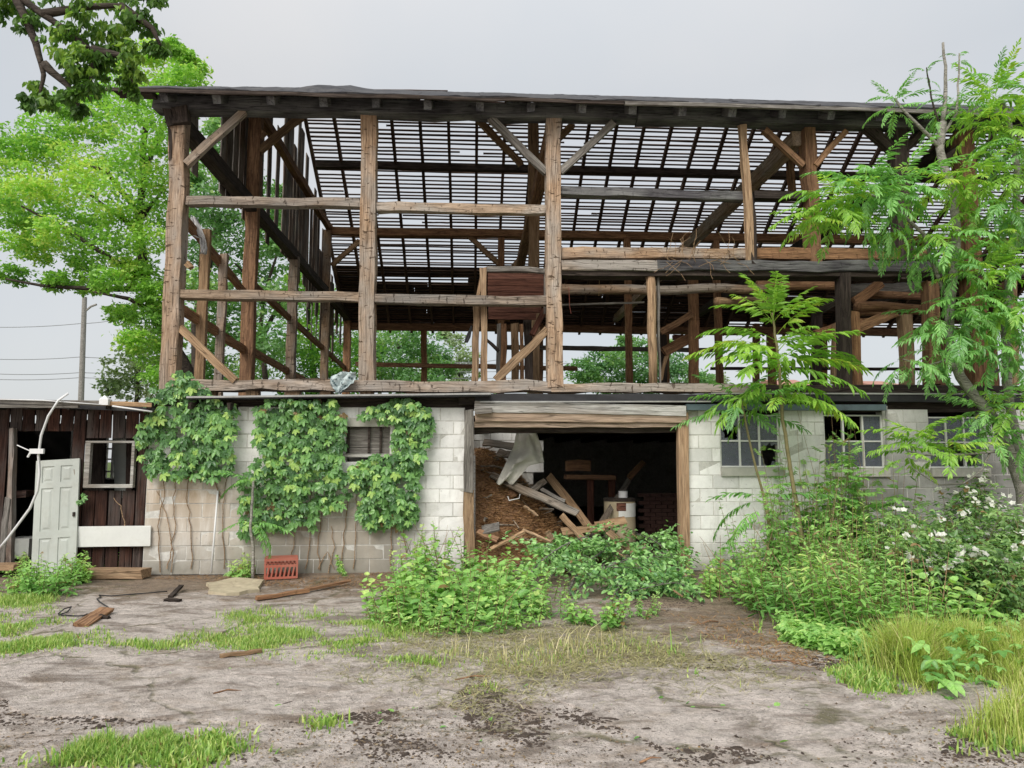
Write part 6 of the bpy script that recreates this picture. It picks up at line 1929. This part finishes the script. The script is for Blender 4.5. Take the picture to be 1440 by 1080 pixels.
# ---- grass
def grass(polys, n, h, mat, name='grass', lean=.5, w=.006, flat=False, tone=(0, 1), label=None):
    tot, soft = [], []
    for poly, k in polys:
        pts = poly_points(poly, int(n * k * .8)); tot.append(pts)
        c = np.array(poly, float).mean(0)       # blades thin out past the patch's edge
        for gx_, gk in ((1.22, .22), (1.6, .10)):
            p2 = poly_points([tuple(c + (np.array(q) - c) * (gx_, gx_)) for q in poly], int(n * k * gk)); tot.append(p2)
    pts = np.concatenate(tot); n = len(pts)
    b = Gn(pts[:, 0], pts[:, 1])
    if not flat:
        cl = fbm(b[:, 0], b[:, 1], 77, 4, 4.5); keep = NR.uniform(-.35, .5, n) < cl + .12
        hmul = np.clip(.55 + cl[keep] * .9, .3, 1.3)
        b = b[keep]; n = len(b)
    a = NR.uniform(0, 6.283, n); hh = h * NR.uniform(.35, 1.3, n) * (1.0 if flat else hmul)
    ln = NR.uniform(.05, lean, n) if not flat else NR.uniform(.8, 1.0, n)
    dx, dy = np.cos(a), np.sin(a)
    vz = np.sqrt(np.maximum(.02, 1 - ln ** 2)) if not flat else NR.uniform(.0, .25, n)
    P1_ = b + np.stack([dx * ln * hh * .35, dy * ln * hh * .35, vz * hh * .6], 1)
    P2_ = b + np.stack([dx * ln * hh, dy * ln * hh, vz * hh * (.92 if not flat else .3) + (.01 if flat else 0)], 1)
    s = np.stack([-dy, dx, np.zeros(n)], 1) * w
    rot = NR.uniform(-1, 1, n)[:, None]
    s = s + np.stack([dx, dy, np.zeros(n)], 1) * w * rot
    V = np.stack([b - s, b + s, P1_ + s * .75, P1_ - s * .75, P2_ + s * .12, P2_ - s * .12], 1).reshape(-1, 3)
    i = np.arange(n) * 6
    F = np.concatenate([np.stack([i, i + 1, i + 2, i + 3], 1), np.stack([i + 3, i + 2, i + 4, i + 5], 1)])
    t = np.repeat(NR.uniform(tone[0], tone[1], n), 6)
    return obj(name, mesh_np(name, V, F, mat, t), None, None, None, kind='stuff', label=label)


grass([([(0, 832), (40, 822), (75, 836), (72, 856), (0, 872)], .22), ([(0, 888), (40, 884), (104, 892), (100, 912), (0, 922)], .2), ([(120, 902), (240, 900), (300, 880), (330, 862), (380, 858), (430, 880), (520, 905), (480, 916), (330, 918), (200, 912)], .34), ([(300, 900), (330, 868), (380, 866), (420, 905), (360, 918)], .22), ([(430, 868), (480, 862), (545, 866), (560, 880), (500, 884)], .12),
       ([(500, 880), (560, 850), (620, 880), (570, 910)], .1)], 26000, .085, L_GRASS, lean=.97, w=.0032, label='green grass strips between the worn slabs')
grass([([(95, 1080), (118, 1060), (150, 1056), (175, 1070), (165, 1085)], .5), ([(185, 1066), (205, 1046), (235, 1038), (258, 1048), (222, 1068)], .5)], 6500, .085, L_GRASS, lean=.97, w=.003, label='two green tufts in the near corner of the yard')
grass([([(1232, 938), (1262, 928), (1300, 918), (1340, 902), (1395, 895), (1470, 890), (1470, 1036), (1400, 1022), (1350, 1010), (1312, 985), (1280, 955)], 1.0)], 30000, .30, L_GRASSY, lean=.85, w=.003, label='tall yellow green grass at the right front of the weed bed')
grass([([(945, 945), (955, 925), (985, 925), (1004, 942), (980, 952)], 1.0)], 1000, .26, L_GRASS, lean=.7, label='single grass tuft beside the path')
grass([([(640, 970), (680, 960), (720, 968), (700, 978)], .3), ([(420, 1000), (470, 995), (480, 1020), (440, 1030)], .3), ([(470, 900), (520, 880), (560, 905), (520, 925)], .4)], 900, .08, L_GRASS, lean=.8, label='sparse grass sprigs on the bare yard')
grass([([(540, 905), (600, 888), (700, 885), (860, 885), (930, 905), (980, 930), (900, 938), (760, 950), (640, 945), (560, 932)], .5), ([(500, 900), (580, 880), (700, 878), (880, 876), (960, 905), (1040, 940), (1000, 962), (860, 958), (740, 985), (620, 965), (520, 950)], .35), ([(460, 950), (560, 910), (640, 950), (700, 1010), (560, 975)], .1), ([(850, 900), (1060, 930), (1120, 960), (960, 980)], .1)], 8000, .17, L_HAY, 'mown_grass', flat=True, w=.003, label='flattened mown grass strewn before the weeds')
grass([([(500, 900), (600, 880), (760, 880), (960, 910), (1000, 945), (760, 965), (560, 950)], 1.0)], 2200, .06, L_GRASS, 'grass', lean=.98, w=.003, label='thin green grass growing through the mown strip')
grass([([(240, 905), (560, 905), (620, 935), (420, 930)], .5), ([(0, 860), (120, 880), (200, 905), (0, 930)], .5), ([(1100, 905), (1200, 930), (1330, 1010), (1440, 1060), (1300, 1030), (1180, 960)], .6), ([(60, 1080), (300, 1030), (340, 1060), (280, 1085)], .5)], 4200, .07, L_GRASS, 'grass', lean=.95, label='thin scattered grass blades at the edges of the patches')
grass([([(560, 880), (700, 890), (850, 890), (900, 920), (760, 935), (600, 925)], 1.0)], 300, .2, L_HAY, 'mown_grass', lean=.97, w=.004, label='tousled dry grass stalks on the mown strip')
grass([([(215, 812), (300, 804), (420, 812), (560, 806), (560, 830), (420, 826), (300, 816)], .7), ([(960, 870), (1050, 870), (1110, 900), (1180, 930), (1100, 940), (990, 900)], .3)], 2600, .12, M_STRAW, 'straw_litter', flat=True, w=.004, label='brown straw litter along the wall foot')
# leafy ground cover along the bed's front edge
def cover(polys, n, T, mat, size, label, h=.16, tone=(.3, 1)):
    pts = np.concatenate([poly_points(p, int(n * k)) for p, k in polys]); n = len(pts)
    b = Gn(pts[:, 0], pts[:, 1]); b[:, 2] += NR.uniform(.02, 1, n) ** 1.5 * h
    d = rnd_dirs(n, .0, .3); nn = np.stack([NR.normal(0, .35, n), NR.normal(-.35, .35, n), np.ones(n)], 1)
    return obj('ground_cover', leaf_mesh('ground_cover', T, b, d, nn, NR.uniform(.6, 1.3, n) * size, mat, NR.uniform(tone[0], tone[1], n)), None, None, None, kind='stuff', label=label)


cover([([(1092, 880), (1130, 882), (1180, 896), (1240, 915), (1300, 930), (1290, 950), (1235, 940), (1160, 922), (1105, 906)], 1.0)], 2300, T_TRI, L_WEED, .085, 'light green seedlings along the front edge of the weed bed', .14, (.35, 1.0))
cover([([(985, 835), (1040, 838), (1120, 860), (1240, 880), (1440, 880), (1440, 800), (1010, 800)], 1.0)], 3800, T_OVATE, L_WEED, .11, 'low leaves filling the weed bed beneath the taller plants', .4, (0, .7))
cover([([(545, 880), (560, 815), (740, 815), (770, 870), (700, 890), (600, 895)], 1.0)], 1800, T_OVATE, L_WEED, .10, 'low leaves filling between the pale weeds', .28, (.1, .9))
cover([([(60, 930), (400, 1010), (700, 1050), (1100, 1060), (1200, 1000), (700, 960), (300, 930)], 1.0)], 60, T_OVATE, L_WEED, .05, 'few green leaves scattered over the yard', .01, (.2, .8))

cover([([(1250, 940), (1320, 905), (1440, 890), (1440, 960), (1330, 990)], 1.0)], 240, T_TRI, L_WEED, .12, 'scattered broad leaves showing through the tall yellow grass', .3, (.2, .9))
# ---- clods of dark soil, chips and litter on the yard
M_CLOD = mat_plain('dark_soil', (0.085, 0.066, 0.054), .95, .5, 18, (0.17, 0.13, 0.10), .5, .8)
CL_ME = []
for k in range(6):
    V, F = [], []
    nr, ns_ = 4, 8
    for j in range(nr + 1):
        th = math.pi / 2 * j / nr
        for i in range(ns_):
            ph = 2 * math.pi * i / ns_
            r = math.cos(th) * (1 + R.gauss(0, .22))
            V.append((math.cos(ph) * r, math.sin(ph) * r * .55, math.sin(th) * .42 * (1 + R.gauss(0, .25)) - .06))
    for j in range(nr):
        for i in range(ns_):
            a, b = j * ns_ + i, j * ns_ + (i + 1) % ns_
            F.append((a, b, b + ns_, a + ns_))
    me = bpy.data.meshes.new('soil_clod'); me.from_pydata(V, [], F); me.update(); me.materials.append(M_CLOD)
    CL_ME.append(me)
bands = [([(0, 925), (500, 915), (700, 960), (1300, 980), (1440, 1075), (0, 1075)], 26), ([(395, 990), (450, 984), (560, 994), (560, 1012), (470, 1014)], 30), ([(0, 985), (60, 975), (140, 1000), (130, 1022), (0, 1020)], 16), ([(640, 962), (690, 952), (720, 985), (780, 1010), (760, 1050), (660, 1020)], 40), ([(740, 990), (900, 995), (960, 1020), (860, 1030)], 22),
         ([(1135, 925), (1185, 930), (1180, 952), (1150, 945)], 8), ([(960, 940), (1020, 925), (1080, 960), (1150, 1000), (1060, 1040), (960, 1020)], 34), ([(840, 1000), (960, 1020), (1100, 1065), (960, 1075)], 30), ([(1330, 1030), (1440, 1050), (1440, 1078), (1320, 1070)], 14), ([(60, 905), (130, 900), (70, 930), (10, 930)], 8), ([(480, 1000), (560, 1020), (640, 1060), (520, 1075)], 18), ([(60, 1000), (260, 985), (300, 1010), (120, 1030)], 14), ([(880, 850), (960, 838), (1000, 850), (940, 862)], 8)]
big_, small_ = [], MB()
for poly, k in bands:
    pts = poly_points(poly, k * 22)
    for i, (x, y) in enumerate(pts):
        g = grd(x, y)
        if i < k * .28: big_.append((g, R.uniform(.016, .042)))
        else:
            s = R.uniform(.004, .022) * R.uniform(.5, 1)
            M = Matrix.Translation(g) @ Matrix.Rotation(R.uniform(0, 6), 4, 'Z') @ Matrix.Scale(s, 4)
            me = CL_ME[R.randrange(6)]
            small_.add([M @ v.co for v in me.vertices], [tuple(p.vertices) for p in me.polygons])
for g, s in big_:
    o = obj('soil_clod', CL_ME[R.randrange(6)], None, None, Matrix.Translation(g) @ Matrix.Rotation(R.gauss(0, .5), 4, 'Z') @ Matrix.Scale(s, 4) @ Matrix.Diagonal((R.uniform(1, 2.1), 1, R.uniform(.6, 1.1), 1)),
            label='dark crumbly clod of soil lying on the pale trodden yard', cat='soil clod', group='dark soil clods on the yard')
small_.build('soil_crumbs', M_CLOD, None, None, kind='stuff', label='dark soil crumbs scattered round the clods')
n = 26000
pts = np.stack([NR.uniform(-60, 1500, n), NR.uniform(815, 1090, n)], 1)
b = Gn(pts[:, 0], pts[:, 1]); keep = (fbm(b[:, 0], b[:, 1], 31, 4, 2.0) > NR.uniform(-.7, .7, n)); b = b[keep]; n = len(b)
b[:, 2] += .006
obj('chip_litter', leaf_mesh('chip_litter', T_DIAMOND, b, rnd_dirs(n, 0, .15), np.stack([NR.normal(0, .3, n), NR.normal(0, .3, n), np.ones(n)], 1), NR.uniform(.008, .035, n) * NR.uniform(.4, 1, n), mat_leaf('chips', (0.07, 0.05, 0.035), (0.30, 0.22, 0.14), .05, .1, (.5, .42, .3)), NR.uniform(0, 1, n)), None, None, None, kind='stuff', label='small bark chips and dry leaf litter on the yard')
m = MB()
for (a, b_, lab) in (((1010, 878), (985, 882), 'thin twig lying where the path meets the weed bed'), ((900, 1072), (930, 1066), 'pale twig lying at the near edge of the yard'), ((300, 980), (340, 975), 'short twig lying on the near slab'), ((1085, 935), (1130, 940), 'brown twig lying on the path below the bed'), ((640, 955), (690, 950), 'dark twig lying at the mown grass edge')):
    mm = MB(); mm.tube([gz(*a, .012), gz((a[0] + b_[0]) / 2, (a[1] + b_[1]) / 2 - 2, .02), gz(*b_, .012)], [.007, .006, .003], 5)
    mm.build('twig', W_BROWN, None, None, True, label=lab, cat='twig')
